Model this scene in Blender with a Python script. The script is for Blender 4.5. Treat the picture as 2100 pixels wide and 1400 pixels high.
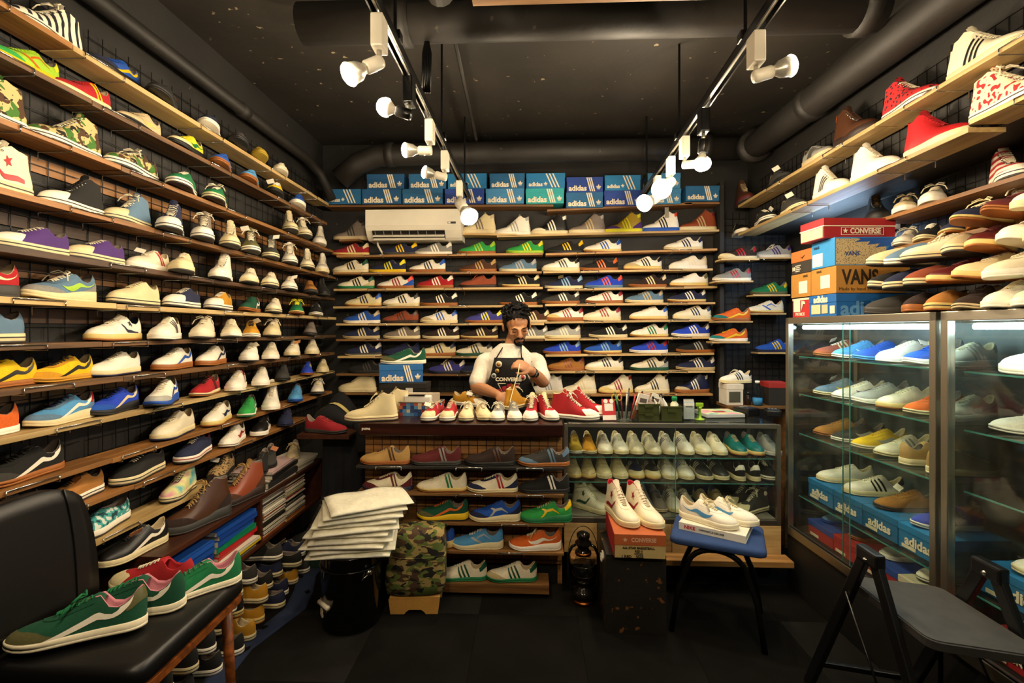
import bpy, bmesh, math, random
from mathutils import Vector, Matrix, Euler
R = math.radians
random.seed(7)
for o in list(bpy.data.objects): bpy.data.objects.remove(o)
SC = bpy.context.scene
COL = SC.collection
# ------------------------------------------------------------------ camera, world, exposure
CZ, F, YAW = 1.45, 990.0, math.atan(40/990.0)
cam_d = bpy.data.cameras.new('camera'); cam = bpy.data.objects.new('camera', cam_d); COL.objects.link(cam)
cam.location = (0, 0, CZ); cam.rotation_euler = (R(90), 0, YAW)
cam_d.sensor_width = 36; cam_d.lens = 36*F/2100; cam_d.shift_y = -25/2100; cam_d.clip_start = .02
SC.camera = cam
wd = bpy.data.worlds.new('world'); SC.world = wd; wd.use_nodes = True
wd.node_tree.nodes['Background'].inputs[0].default_value = (.9, .75, .5, 1)
wd.node_tree.nodes['Background'].inputs[1].default_value = .02
SC.view_settings.view_transform = 'Standard'; SC.view_settings.look = 'None'
SC.view_settings.exposure = 0.12; SC.view_settings.gamma = 1.0; SC.view_settings.use_curve_mapping = False
BULB = 380.0         # lamp face strength
TUBE = 40.0           # strength of the fluorescent tubes
# pixel helpers (2100x1400 frame) used to place things on known planes of the room
RX, RY = math.cos(YAW), math.sin(YAW)
def ray(px, py):
    a = (px-1050)/F
    return Vector((-RY+a*RX, RX+a*RY, (675-py)/F))
def onX(px, py, X): d = ray(px, py); t = X/d.x; return Vector((X, d.y*t, CZ+d.z*t))
def onY(px, py, Y): d = ray(px, py); t = Y/d.y; return Vector((d.x*t, Y, CZ+d.z*t))
def onZ(px, py, Z): d = ray(px, py); t = (Z-CZ)/d.z; return Vector((d.x*t, d.y*t, Z))
# ------------------------------------------------------------------ materials
def lin(h):
    h = h.lstrip('#'); c = [int(h[i:i+2], 16)/255 for i in (0, 2, 4)]
    return tuple(x/12.92 if x <= .04045 else ((x+.055)/1.055)**2.4 for x in c)+(1,)
MC = {}
def mat(col, kind='fabric', **k):
    key = (col, kind)
    if key in MC: return MC[key]
    m = bpy.data.materials.new(kind+'_'+str(col).strip('#')); MC[key] = m; m.use_nodes = True
    nt = m.node_tree; N = nt.nodes; L = nt.links; b = N['Principled BSDF']
    c = lin(PAL.get(col, col))
    P = dict(fabric=(.85, 420, .25, .16), suede=(.95, 160, .3, .22), leather=(.42, 90, .12, .1), rubber=(.6, 60, .06, .1), plastic=(.35, 20, .0, .04),
             paper=(.75, 40, .05, .06), card=(.65, 25, .05, .1), paint=(.6, 30, .15, .3), skin=(.5, 120, .06, .1), gloss=(.12, 10, 0, .02),
             hair=(.55, 200, .4, .4), cloth=(.9, 60, .25, .18), film=(.18, 14, .35, .05))[kind]
    rough, scale, bump, var = P
    b.inputs['Roughness'].default_value = rough
    tc = N.new('ShaderNodeTexCoord'); nz = N.new('ShaderNodeTexNoise'); nz.inputs['Scale'].default_value = scale; nz.inputs['Detail'].default_value = 3
    L.new(tc.outputs['Object'], nz.inputs['Vector'])
    n2 = N.new('ShaderNodeTexNoise'); n2.inputs['Scale'].default_value = 14; n2.inputs['Detail'].default_value = 2
    L.new(tc.outputs['Object'], n2.inputs['Vector'])
    mp = N.new('ShaderNodeMapRange'); mp.inputs[1].default_value = .3; mp.inputs[2].default_value = .7
    mp.inputs[3].default_value = 1-var; mp.inputs[4].default_value = 1+var*.6
    ad = N.new('ShaderNodeMath'); ad.operation = 'ADD'; L.new(nz.outputs[0], ad.inputs[0]); L.new(n2.outputs[0], ad.inputs[1])
    hf = N.new('ShaderNodeMath'); hf.operation = 'MULTIPLY'; hf.inputs[1].default_value = .5; L.new(ad.outputs[0], hf.inputs[0]); L.new(hf.outputs[0], mp.inputs[0])
    mx = N.new('ShaderNodeMix'); mx.data_type = 'RGBA'; mx.blend_type = 'MULTIPLY'; mx.inputs[0].default_value = 1
    mx.inputs[6].default_value = c; L.new(mp.outputs[0], mx.inputs[7]); L.new(mx.outputs[2], b.inputs['Base Color'])
    if bump:
        bp = N.new('ShaderNodeBump'); bp.inputs['Strength'].default_value = bump; bp.inputs['Distance'].default_value = .002
        L.new(nz.outputs[0], bp.inputs['Height']); L.new(bp.outputs[0], b.inputs['Normal'])
    if kind == 'hair': b.inputs['Specular IOR Level'].default_value = .15
    if kind == 'skin':
        b.inputs['Subsurface Weight'].default_value = .08; b.inputs['Subsurface Radius'].default_value = (.01, .004, .002)
    return m
def wood(col, dark, name, axis='Y', rough=.55, scale=1.0):
    key = ('wood', name, axis)
    if key in MC: return MC[key]
    m = bpy.data.materials.new('wood_'+name); MC[key] = m; m.use_nodes = True
    nt = m.node_tree; N = nt.nodes; L = nt.links; b = N['Principled BSDF']; b.inputs['Roughness'].default_value = rough
    tc = N.new('ShaderNodeTexCoord'); mpg = N.new('ShaderNodeMapping')
    s = [26, 26, 26]; s['XYZ'.index(axis)] = 1.6; mpg.inputs['Scale'].default_value = [v*scale for v in s]
    oi = N.new('ShaderNodeObjectInfo'); vm = N.new('ShaderNodeVectorMath'); vm.operation = 'ADD'
    sc = N.new('ShaderNodeMath'); sc.operation = 'MULTIPLY'; sc.inputs[1].default_value = 37; L.new(oi.outputs['Random'], sc.inputs[0])
    L.new(tc.outputs['Object'], vm.inputs[0]); L.new(sc.outputs[0], vm.inputs[1]); L.new(vm.outputs[0], mpg.inputs[0])
    nz = N.new('ShaderNodeTexNoise'); nz.inputs['Scale'].default_value = 1; nz.inputs['Detail'].default_value = 5; nz.inputs['Distortion'].default_value = 1.2
    L.new(mpg.outputs[0], nz.inputs['Vector'])
    cr = N.new('ShaderNodeValToRGB'); cr.color_ramp.elements[0].position = .3; cr.color_ramp.elements[1].position = .68
    cr.color_ramp.elements[0].color = lin(dark); cr.color_ramp.elements[1].color = lin(col); L.new(nz.outputs[0], cr.inputs[0])
    hs = N.new('ShaderNodeHueSaturation'); mr = N.new('ShaderNodeMapRange'); mr.inputs[3].default_value = .8; mr.inputs[4].default_value = 1.15
    L.new(oi.outputs['Random'], mr.inputs[0]); L.new(mr.outputs[0], hs.inputs['Value']); L.new(cr.outputs[0], hs.inputs['Color']); L.new(hs.outputs[0], b.inputs['Base Color'])
    bp = N.new('ShaderNodeBump'); bp.inputs['Strength'].default_value = .15; bp.inputs['Distance'].default_value = .002
    L.new(nz.outputs[0], bp.inputs['Height']); L.new(bp.outputs[0], b.inputs['Normal'])
    return m
def metal(name, col, rough=.25, metallic=1.0):
    key = ('metal', name)
    if key in MC: return MC[key]
    m = bpy.data.materials.new('metal_'+name); MC[key] = m; m.use_nodes = True
    b = m.node_tree.nodes['Principled BSDF']; b.inputs['Base Color'].default_value = lin(col); b.inputs['Metallic'].default_value = metallic
    nz = m.node_tree.nodes.new('ShaderNodeTexNoise'); nz.inputs['Scale'].default_value = 30
    mr = m.node_tree.nodes.new('ShaderNodeMapRange'); mr.inputs[3].default_value = max(.03, rough-.1); mr.inputs[4].default_value = rough+.12
    m.node_tree.links.new(nz.outputs[0], mr.inputs[0]); m.node_tree.links.new(mr.outputs[0], b.inputs['Roughness'])
    return m
def emit(name, col, strength):
    m = bpy.data.materials.new('glow_'+name); m.use_nodes = True; nt = m.node_tree; nt.nodes.clear()
    e = nt.nodes.new('ShaderNodeEmission'); e.inputs[0].default_value = lin(col); e.inputs[1].default_value = strength
    o = nt.nodes.new('ShaderNodeOutputMaterial'); nt.links.new(e.outputs[0], o.inputs[0]); return m
def glass_mat(name, tint, refl=1.0):
    m = bpy.data.materials.new('glass_'+name); m.use_nodes = True; nt = m.node_tree; N = nt.nodes; L = nt.links; N.clear()
    t = N.new('ShaderNodeBsdfTransparent'); t.inputs[0].default_value = lin(tint)
    g = N.new('ShaderNodeBsdfGlossy'); g.inputs['Roughness'].default_value = .02
    lw = N.new('ShaderNodeLayerWeight'); lw.inputs[0].default_value = .5; pw = N.new('ShaderNodeMath'); pw.operation = 'POWER'; pw.inputs[1].default_value = 4.5
    fr = N.new('ShaderNodeMapRange'); fr.inputs[3].default_value = .025; fr.inputs[4].default_value = .45; L.new(lw.outputs['Facing'], pw.inputs[0]); L.new(pw.outputs[0], fr.inputs[0])
    nz = N.new('ShaderNodeTexNoise'); nz.inputs['Scale'].default_value = 5; nz.inputs['Detail'].default_value = 4
    d = N.new('ShaderNodeBsdfDiffuse'); d.inputs[0].default_value = (.55, .55, .5, 1)
    mr = N.new('ShaderNodeMapRange'); mr.inputs[1].default_value = .45; mr.inputs[2].default_value = .8; mr.inputs[3].default_value = .004; mr.inputs[4].default_value = .03
    L.new(nz.outputs[0], mr.inputs[0])
    m1 = N.new('ShaderNodeMixShader'); m2 = N.new('ShaderNodeMixShader'); o = N.new('ShaderNodeOutputMaterial')
    L.new(mr.outputs[0], m1.inputs[0]); L.new(t.outputs[0], m1.inputs[1]); L.new(d.outputs[0], m1.inputs[2])
    L.new(fr.outputs[0], m2.inputs[0]); L.new(m1.outputs[0], m2.inputs[1]); L.new(g.outputs[0], m2.inputs[2]); L.new(m2.outputs[0], o.inputs[0])
    return m
PAL = dict(white='#efe6d2', offwhite='#e2d6b8', cream='#dccb9c', ivory='#e8dcbc', beige='#c4b088', yellowed='#d9bd72', grey='#85837c', taupe='#7d7064', silver='#a8a69e', charcoal='#35332f',
           black='#141311', navy='#1b2140', blue='#1c4fa8', royal='#1d3fb8', sky='#4f93c4', lightblue='#7ea6c4', slate='#5b7890', teal='#0f6a66', aqua='#3f9c9a', green='#12703f', lime='#9ac22c',
           kelly='#2c9a44', forest='#0c4a30', olive='#5a5730', yellow='#e3b90c', lemon='#e6da2a', mustard='#c48a1a', gold='#a98b22', orange='#d5611c', coral='#ee4d36', red='#a8161e', crimson='#931822',
           maroon='#5a1a1a', rust='#8e4326', brown='#4a2b18', darkbrown='#2b1a12', tan='#a8702f', camel='#b08a4e', gum='#9a5a20', sand='#bfa878', purple='#4a2a6e', violet='#3c3a86', pink='#c77f8a',
           orange2='#e2701e', wine='#6c2230', mint='#b9d3b4')
CHROME = metal('chrome', '#d8d6d0', .18); STEEL = metal('brushed_steel', '#a8a294', .38); BLACKM = metal('black_enamel', '#0c0c0c', .3, .2)
BRASS = metal('copper_brass', '#9a5a2a', .3); WIRE = metal('black_wire', '#1a1917', .4, .6)
# ------------------------------------------------------------------ mesh helpers
class MB:
    def __init__(s): s.v = []; s.f = []
    def add(s, vs, fs):
        n = len(s.v); s.v += [Vector(v) for v in vs]; s.f += [[i+n for i in f] for f in fs]; return s
    def box(s, lo, hi, M=None, bev=0):
        (a, b, c), (d, e, f) = lo, hi
        if bev:
            bm = bmesh.new(); bmesh.ops.create_cube(bm, size=1)
            for v in bm.verts: v.co = Vector(((a+d)/2+v.co.x*(d-a), (b+e)/2+v.co.y*(e-b), (c+f)/2+v.co.z*(f-c)))
            bmesh.ops.bevel(bm, geom=bm.edges[:], offset=bev, segments=2, affect='EDGES', profile=.6)
            bm.verts.ensure_lookup_table(); bm.verts.index_update()
            vs = [v.co.copy() for v in bm.verts]; fs = [[v.index for v in fc.verts] for fc in bm.faces]; bm.free()
        else:
            vs = [Vector(p) for p in ((a,b,c),(d,b,c),(d,e,c),(a,e,c),(a,b,f),(d,b,f),(d,e,f),(a,e,f))]
            fs = [[0,3,2,1],[4,5,6,7],[0,1,5,4],[1,2,6,5],[2,3,7,6],[3,0,4,7]]
        if M: vs = [M @ v for v in vs]
        return s.add(vs, fs)
    def tube(s, pts, r, n=8, caps=True, flat=None):
        pts = [Vector(p) for p in pts]; rs = r if isinstance(r, (list, tuple)) else [r]*len(pts)
        rings = []; up = None
        for i, p in enumerate(pts):
            t = (pts[min(i+1, len(pts)-1)]-pts[max(i-1, 0)])
            if t.length < 1e-9: t = Vector((0, 0, 1))
            t.normalize()
            if up is None: up = Vector((0, 0, 1)) if abs(t.z) < .9 else Vector((1, 0, 0))
            a = t.cross(up)
            if a.length < 1e-4: a = t.orthogonal()
            a.normalize(); b = a.cross(t).normalized(); up = b
            k = flat or 1
            rings.append([p+a*rs[i]*math.cos(2*math.pi*j/n)+b*rs[i]*k*math.sin(2*math.pi*j/n) for j in range(n)])
        vs = [v for rg in rings for v in rg]; fs = []
        for i in range(len(rings)-1):
            for j in range(n): fs.append([i*n+j, i*n+(j+1) % n, (i+1)*n+(j+1) % n, (i+1)*n+j])
        if caps: fs += [list(range(n))[::-1], [(len(rings)-1)*n+j for j in range(n)]]
        return s.add(vs, fs)
    def lathe(s, prof, n=20, M=None):
        vs = []; fs = []
        for r, z in prof: vs += [Vector((r*math.cos(2*math.pi*j/n), r*math.sin(2*math.pi*j/n), z)) for j in range(n)]
        for i in range(len(prof)-1):
            for j in range(n): fs.append([i*n+j, i*n+(j+1) % n, (i+1)*n+(j+1) % n, (i+1)*n+j])
        if prof[0][0] > 1e-5: fs.append(list(range(n))[::-1])
        if prof[-1][0] > 1e-5: fs.append([(len(prof)-1)*n+j for j in range(n)])
        if M: vs = [M @ v for v in vs]
        return s.add(vs, fs)
    def prism(s, poly, z0, z1, M=None):
        n = len(poly); vs = [Vector((x, y, z0)) for x, y in poly]+[Vector((x, y, z1)) for x, y in poly]
        fs = [list(range(n))[::-1], [n+i for i in range(n)]]+[[i, (i+1) % n, n+(i+1) % n, n+i] for i in range(n)]
        if M: vs = [M @ v for v in vs]
        return s.add(vs, fs)
    def grid(s, rows, closed=False):
        m = len(rows[0]); vs = [v for r in rows for v in r]; fs = []
        for i in range(len(rows)-1):
            for j in range(m if closed else m-1): fs.append([i*m+j, i*m+(j+1) % m, (i+1)*m+(j+1) % m, (i+1)*m+j])
        return s.add(vs, fs)
    def mesh(s, name, smooth=False, fix=True):
        me = bpy.data.meshes.new(name); me.from_pydata([tuple(v) for v in s.v], [], s.f); me.validate()
        if fix:
            bm = bmesh.new(); bm.from_mesh(me); bmesh.ops.remove_doubles(bm, verts=bm.verts[:], dist=1e-5); bmesh.ops.recalc_face_normals(bm, faces=bm.faces[:]); bm.to_mesh(me); bm.free()
        if smooth:
            for p in me.polygons: p.use_smooth = True
        return me
    def build(s, name, m, parent=None, smooth=False, loc=None, rot=None):
        return link(name, s.mesh(name, smooth), m, parent, loc, rot)
def link(name, me, m=None, parent=None, loc=None, rot=None):
    o = bpy.data.objects.new(name, me); COL.objects.link(o)
    if m is not None:
        if not me.materials: me.materials.append(m)
        if me.materials[0] != m:
            o.material_slots[0].link = 'OBJECT'; o.material_slots[0].material = m
    if parent is not None: o.parent = parent
    if loc is not None: o.location = loc
    if rot is not None: o.rotation_euler = rot
    return o
def tag(o, label=None, cat=None, group=None, kind=None):
    if label: o['label'] = label
    if cat: o['category'] = cat
    if group: o['group'] = group
    if kind: o['kind'] = kind
    return o
def thing(name, label, cat, loc=(0, 0, 0), rz=0, group=None, rot=None):
    o = bpy.data.objects.new(name, None); COL.objects.link(o); o.empty_display_size = .05
    o.location = loc; o.rotation_euler = rot or (0, 0, rz); return tag(o, label, cat, group)
def struct(name, mb, m, smooth=False):
    o = mb.build(name, m, smooth=smooth); o['kind'] = 'structure'; return o
TXT = {}
def text_mesh(s, bold=.0, ext=.0008, size=1.0, space=1.0, shear=0):
    key = (s, bold, ext, size, space, shear)
    if key not in TXT:
        c = bpy.data.curves.new('lettering', 'FONT'); c.body = s; c.size = size; c.extrude = ext; c.offset = bold; c.align_x = 'CENTER'; c.align_y = 'CENTER'; c.space_character = space; c.shear = shear
        c.resolution_u = 3
        o = bpy.data.objects.new('t', c); COL.objects.link(o); me = bpy.data.meshes.new_from_object(o); bpy.data.objects.remove(o); bpy.data.curves.remove(c)
        xs = [v.co.x for v in me.vertices]; ys = [v.co.y for v in me.vertices]
        cx, cy = (min(xs)+max(xs))/2, (min(ys)+max(ys))/2; w = max(xs)-min(xs); h = max(ys)-min(ys)
        for v in me.vertices: v.co.x -= cx; v.co.y -= cy
        me['w'] = w; me['h'] = h; me.materials.clear(); TXT[key] = me
    return TXT[key]
def lettering(s, m, parent, loc, rot, width=None, height=None, bold=.02, ext=.0006, name='lettering', shear=0):
    me = text_mesh(s, bold, ext, 1.0, 1.0, shear); o = link(name, me, m, parent, loc, rot)
    k = width/me['w'] if width else height/me['h']; ky = height/me['h'] if height else k
    o.scale = (k, ky, 1); return o
# ------------------------------------------------------------------ the room
def rough_paint(name, col, chip, chips=.72, rough=.7):
    m = bpy.data.materials.new(name); m.use_nodes = True; nt = m.node_tree; N = nt.nodes; L = nt.links; b = N['Principled BSDF']; b.inputs['Roughness'].default_value = rough
    tc = N.new('ShaderNodeTexCoord'); n1 = N.new('ShaderNodeTexNoise'); n1.inputs['Scale'].default_value = 3; n1.inputs['Detail'].default_value = 6
    n2 = N.new('ShaderNodeTexNoise'); n2.inputs['Scale'].default_value = 22; n2.inputs['Detail'].default_value = 5
    for n in (n1, n2): L.new(tc.outputs['Object'], n.inputs['Vector'])
    r1 = N.new('ShaderNodeValToRGB'); a = lin(col); r1.color_ramp.elements[0].position = .3; r1.color_ramp.elements[1].position = .75
    r1.color_ramp.elements[0].color = [x*.7 for x in a[:3]]+[1]; r1.color_ramp.elements[1].color = [x*1.5 for x in a[:3]]+[1]
    r2 = N.new('ShaderNodeValToRGB'); r2.color_ramp.elements[0].position = chips; r2.color_ramp.elements[1].position = chips+.03
    L.new(n1.outputs[0], r1.inputs[0]); L.new(n2.outputs[0], r2.inputs[0])
    mx = N.new('ShaderNodeMix'); mx.data_type = 'RGBA'; L.new(r2.outputs[0], mx.inputs[0]); L.new(r1.outputs[0], mx.inputs[6]); mx.inputs[7].default_value = lin(chip)
    L.new(mx.outputs[2], b.inputs['Base Color'])
    if rough > .9: b.inputs['Specular IOR Level'].default_value = .03
    bp = N.new('ShaderNodeBump'); bp.inputs['Strength'].default_value = .35; bp.inputs['Distance'].default_value = .006; L.new(n2.outputs[0], bp.inputs['Height']); L.new(bp.outputs[0], b.inputs['Normal'])
    return m
M_WALL = rough_paint('black_wall_paint', '#1a1815', '#6a6152', .74)
M_CEIL = rough_paint('black_ceiling_paint', '#211d17', '#8a7c62', .685)
M_PIPE = rough_paint('painted_pipe', '#1d1a16', '#4a4236', .7, .6)
M_CARPET = rough_paint('black_carpet', '#141311', '#4a463e', .79, .95)
M_CARPET2 = rough_paint('charcoal_carpet', '#1c1b19', '#4a463e', .79, .95)
LX, RXW, BY, CEIL = -1.668, 1.96, 3.80, 2.92
struct('wall_left', MB().box((LX-.1, -1.0, 0), (LX, BY, CEIL)), M_WALL)
struct('wall_right', MB().box((RXW, -1.0, 0), (RXW+.1, BY, CEIL)), M_WALL)
struct('wall_back', MB().box((LX-.1, BY, 0), (RXW+.1, BY+.1, CEIL)), M_WALL)
struct('wall_front', MB().box((LX-.1, -1.1, 0), (RXW+.1, -1.0, CEIL)), M_WALL)
struct('ceiling', MB().box((LX-.1, -1.1, CEIL), (RXW+.1, BY+.1, CEIL+.1)), M_CEIL)
floor = struct('floor', MB().box((LX-.1, -1.1, -.1), (RXW+.1, BY+.1, -.008)), M_CARPET)
cm = MB().box((.0005, .0005, -.008), (.4995, .4995, 0)).mesh('carpet_tile')
for i in range(8):
    for j in range(10):
        link('carpet_tile', cm, (M_CARPET, M_CARPET2)[(i*7+j*3) % 5 == 0], floor, (LX+i*.5-.1, -1.05+j*.5, 0))
# boxed-in soffit above the right-hand recess
struct('trim_1', MB().box((1.668, -1.0, 2.175), (RXW, BY, CEIL)), M_WALL)
struct('trim_2', MB().box((1.405, 3.66, 0), (1.435, BY, 2.55)), M_WALL)      # post between the back shelves and the alcove
# pipes and conduits under the ceiling
def pipe(name, pts, r, label, n=14, cat='pipe', m=None, collars=()):
    t = thing(name, label, cat, pts[0]); p0 = Vector(pts[0])
    MB().tube([Vector(p)-p0 for p in pts], r, n).build('run', m or M_PIPE, t, True)
    for c, d, rr in collars:
        c = Vector(c)-p0; d = Vector(d).normalized()
        MB().tube([c-d*.03, c+d*.03], rr, n).build('collar', m or M_PIPE, t, True)
    return t
pipe('drain_pipe', [(-1.59, -.6, 2.655), (-1.59, 3.35, 2.655), (-1.56, 3.5, 2.60), (-1.5, 3.58, 2.42)], .034, 'thin black pipe running along the top of the left wall', collars=[((-1.59, 1.2, 2.655), (0, 1, 0), .04), ((-1.59, 2.6, 2.655), (0, 1, 0), .04)])
pipe('drain_pipe', [(-1.44, 3.58, 2.58), (-1.30, 3.57, 2.69), (-1.14, 3.56, 2.745), (.2, 3.54, 2.75), (1.62, 3.54, 2.75)], .08, 'thick black pipe crossing above the blue boxes at the back', 18, collars=[((-1.05, 3.56, 2.75), (1, 0, 0), .09), ((1.25, 3.54, 2.75), (1, 0, 0), .1)])
pipe('drain_pipe', [(1.52, 3.42, 2.70), (1.53, 2.9, 2.69), (1.55, 1.0, 2.66), (1.55, -.5, 2.65)], .085, 'thick black pipe sloping along the right wall ceiling', 18, collars=[((1.535, 2.7, 2.688), (0, 1, 0), .095), ((1.545, 1.6, 2.67), (0, 1, 0), .095), ((1.52, 3.36, 2.70), (0, 1, 0), .11)])
pipe('drain_pipe', [(-1.0, 2.07, 2.78), (1.45, 2.07, 2.78)], .085, 'thick black pipe crossing the ceiling near the camera', 18, collars=[((-.55, 2.07, 2.78), (1, 0, 0), .1), ((1.38, 2.07, 2.78), (1, 0, 0), .1)])
pipe('drain_pipe', [(-.33, -.5, 2.76), (-.36, 1.9, 2.78)], .055, 'short black pipe beside the left light track')
a, b = onZ(932, 75, 2.84), onZ(978, 292, 2.86)
pipe('conduit', [a, (a+b)/2, b, b+Vector((0, .03, -.12))], .012, 'thin conduit along the ceiling between the two tracks', 8, 'conduit')
for k in range(4):
    q = [onZ(905-k*6, 0, 2.86), onZ(882-k*4, 40, 2.85), onZ(868+k*5, 110, 2.62), onZ(866+k*5, 190, 2.45)]
    pipe('cable', q, .006, ['black cable drooping to the left track, leftmost of its bundle', 'black cable in the bundle above the left track', 'black cable second from right above the left track', 'black cable rightmost of the bundle above the left track'][k], 6, 'cable', BLACKM)
# ------------------------------------------------------------------ light tracks and their spot lamps
M_WHITEP = mat('#d8d0bc', 'plastic'); M_SILV = metal('lamp_silver', '#cfcabb', .3, .7); M_BULB = emit('bulb', '#ffe8c4', BULB)
M_TUBE = emit('tube', '#d8f2ff', TUBE)
TZ = 2.40
def track(p0, p1, label):
    d = (p1-p0); L = d.length; t = thing('light_track', label, 'light track', p0, math.atan2(d.y, d.x))
    m = MB(); m.box((0, -.017, 0), (L, -.012, .032)).box((0, .012, 0), (L, .017, .032)).box((0, -.017, .026), (L, .017, .034)); m.build('rail', BLACKM, t)
    MB().box((0, -.004, .012), (L, .004, .026)).build('conductor_strip', STEEL, t)
    x = .15
    while x < L:
        MB().tube([(x, 0, .03), (x, 0, CEIL-TZ)], .006, 8).build('hanging_rod', BLACKM, t)
        MB().box((x-.02, -.022, .028), (x+.02, .022, .06), bev=.004).build('clamp', BLACKM, t); x += .85
    return t
tl0, tl1 = onZ(760, 0, TZ), onZ(962, 412, TZ); dl = (tl1-tl0).normalized(); tl0 = tl0-dl*1.6
tr0, tr1 = onZ(1600, 0, TZ), onZ(1318, 405, TZ); dr = (tr1-tr0).normalized(); tr0 = tr0-dr*1.6
track(tl0, tl1, 'black light track hanging above the left half of the shop')
track(tr0, tr1, 'black light track hanging above the right half of the shop')
def aim(d):
    return Vector(d).to_track_quat('Z', 'Y').to_matrix().to_4x4()
def lamp(top, bulb, label, black=False, globe=False, lit=True):
    top = Vector(top); bulb = Vector(bulb); t = thing('spot_lamp', label, 'lamp', top, 0, 'spot lamps on the light tracks')
    mm = BLACKM if black else M_WHITEP
    MB().box((-.019, -.03, -.10), (.019, .03, 0), bev=.005).build('adapter', mm, t)
    j = Vector((0, 0, -.135)); MB().tube([(0, 0, -.1), j], .008, 10).build('stem', M_SILV, t, True)
    d = (bulb-top-j); L = d.length; d.normalize()
    M = Matrix.Translation(j) @ aim(d); k = max(.9, min(1.5, L/.108))
    s = k
    MB().lathe([(.0, -.01), (.020*s, -.008), (.0225*s, .0), (.0225*s, .055*s), (.018*s, .06*s), (0, .061*s)], 20, M).build('socket', mm, t, True)
    if globe:
        MB().lathe([(.016*s, .058*s), (.017*s, .07*s), (.027*s, .082*s), (.034*s, .092*s)], 22, M).build('bulb_neck', M_WHITEP, t, True)
        pr = [(.034*s, .092*s)]+[(.039*s*math.cos(a), .105*s+.039*s*math.sin(a)) for a in [R(x) for x in (-12, 10, 30, 50, 70, 90)]]
    else:
        MB().lathe([(.016*s, .058*s), (.019*s, .07*s), (.030*s, .088*s), (.036*s, .122*s)], 22, M).build('bulb_body', M_SILV, t, True)
        pr = [(.036*s, .122*s)]+[(.0375*s*math.cos(a), .124*s+.020*s*math.sin(a)) for a in [R(x) for x in (5, 25, 50, 70, 90)]]
    pr[-1] = (0, pr[-1][1])
    MB().lathe(pr, 22, M).build('glowing_lens', M_BULB if lit else M_WHITEP, t, True)
    return t
def on_track(px, py, p0, d):      # point of the track whose image column is nearest
    best = None
    for i in range(400):
        q = p0+d*(i*.012); f = q.y*RX-q.x*RY
        if f < .3: continue
        y = 675-F*(q.z-CZ)/f
        e = abs(y-py)
        if best is None or e < best[0]: best = (e, q)
    return best[1]
LL = [(0, 35, 735, 145, -.04, 0, 0, 'large white spot lamp nearest the front on the left track'), (0, 163, 797, 222, 0, 1, 1, 'black spot lamp with a round glowing globe on the left track'),
      (0, 248, 845, 308, 0, 0, 0, 'white spot lamp second behind the black one, left track'), (0, 312, 884, 356, 0, 0, 0, 'small white spot lamp with lit lens turned left, left track'),
      (0, 372, 963, 445, -.12, 0, 0, 'white spot lamp pointing down at the back end of the left track'),
      (1, 72, 1605, 140, 0, 0, 0, 'large white spot lamp turned right near the front of the right track'), (1, 225, 1441, 308, 0, 1, 1, 'black spot lamp with a globe on the right track'),
      (1, 282, 1420, 337, 0, 0, 1, 'white spot lamp with a pear bulb turned right, right track'), (1, 322, 1356, 388, -.1, 0, 1, 'white spot lamp shining straight down on the right track'),
      (1, 362, 1325, 415, -.1, 0, 0, 'white spot lamp at the very back end of the right track')]
for k, (side, ty, bx, by, dy, blk, gl, lab) in enumerate(LL):
    p0, d = ((tl0, dl), (tr0, dr))[side]; q = on_track(0, ty, p0, d)
    lamp(q, onY(bx, by, q.y+dy), lab, blk, gl)
for side, s, off, lab in ((0, .25, (-.03, .13, -.21), 'front white spot lamp of the left track outside the picture'), (0, 1.15, (-.12, .02, -.18), 'second white spot lamp of the left track outside the picture'),
                     (1, .25, (.03, .13, -.21), 'front white spot lamp of the right track outside the picture'), (1, 1.15, (.12, .02, -.18), 'second white spot lamp of the right track outside the picture')):
    p0, d = ((tl0, dl), (tr0, dr))[side]; q = p0+d*s; lamp(q, q+Vector(off), lab)
# ------------------------------------------------------------------ shelf boards and wire grids
W_PALE = wood('#c9ac74', '#a3834e', 'pale_pine'); W_ORANGE = wood('#9c6a34', '#64401c', 'orange_pine'); W_DARK = wood('#5c3d22', '#302012', 'dark_brown'); W_BROWN = wood('#7c5630', '#46301a', 'brown')
W_X = dict(p=wood('#d6b67c', '#b08c54', 'pale_pine_x', 'X'), o=wood('#b98a4e', '#80562a', 'orange_x', 'X'), b=wood('#8f6434', '#573a1c', 'brown_x', 'X'))
W_Y = dict(p=W_PALE, o=W_ORANGE, d=W_DARK, b=W_BROWN)
ORD = ['top', 'second', 'third', 'fourth', 'fifth', 'sixth', 'seventh', 'eighth', 'ninth', 'tenth', 'eleventh', 'twelfth', 'thirteenth']
def bracket_mesh(depth, th, span=.16):
    m = MB(); r = .0022
    for s in (-1, 1): m.tube([(depth, s*span/2, -.05), (depth, s*span/2, -th-.004), (-.004, s*span/2, -th-.004), (-.004, s*span/2, -.003)], r, 6)
    m.tube([(-.004, -span/2, -.003), (-.004, span/2, -.003)], r, 6); return m.mesh('bracket', True)
BRK = bracket_mesh(.112, .018)
def shelf_y(y0, y1, z, xf, depth, m, label, group, brk, side=-1):    # board running along Y; xf = front edge
    t = thing('shelf_board', label, 'shelf', (xf, y0, z), 0, group)
    jit = random.uniform(-.002, .002)
    MB().box((min(0, side*depth), 0, -.018+jit), (max(0, side*depth), y1-y0, 0), bev=.0015).build('board', m, t)
    for y in brk:
        if y0 < y < y1:
            link('bracket', BRK, CHROME, t, (0, y-y0, 0), (0, 0, math.pi if side < 0 else 0))
    return t
LF = -1.527
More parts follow.
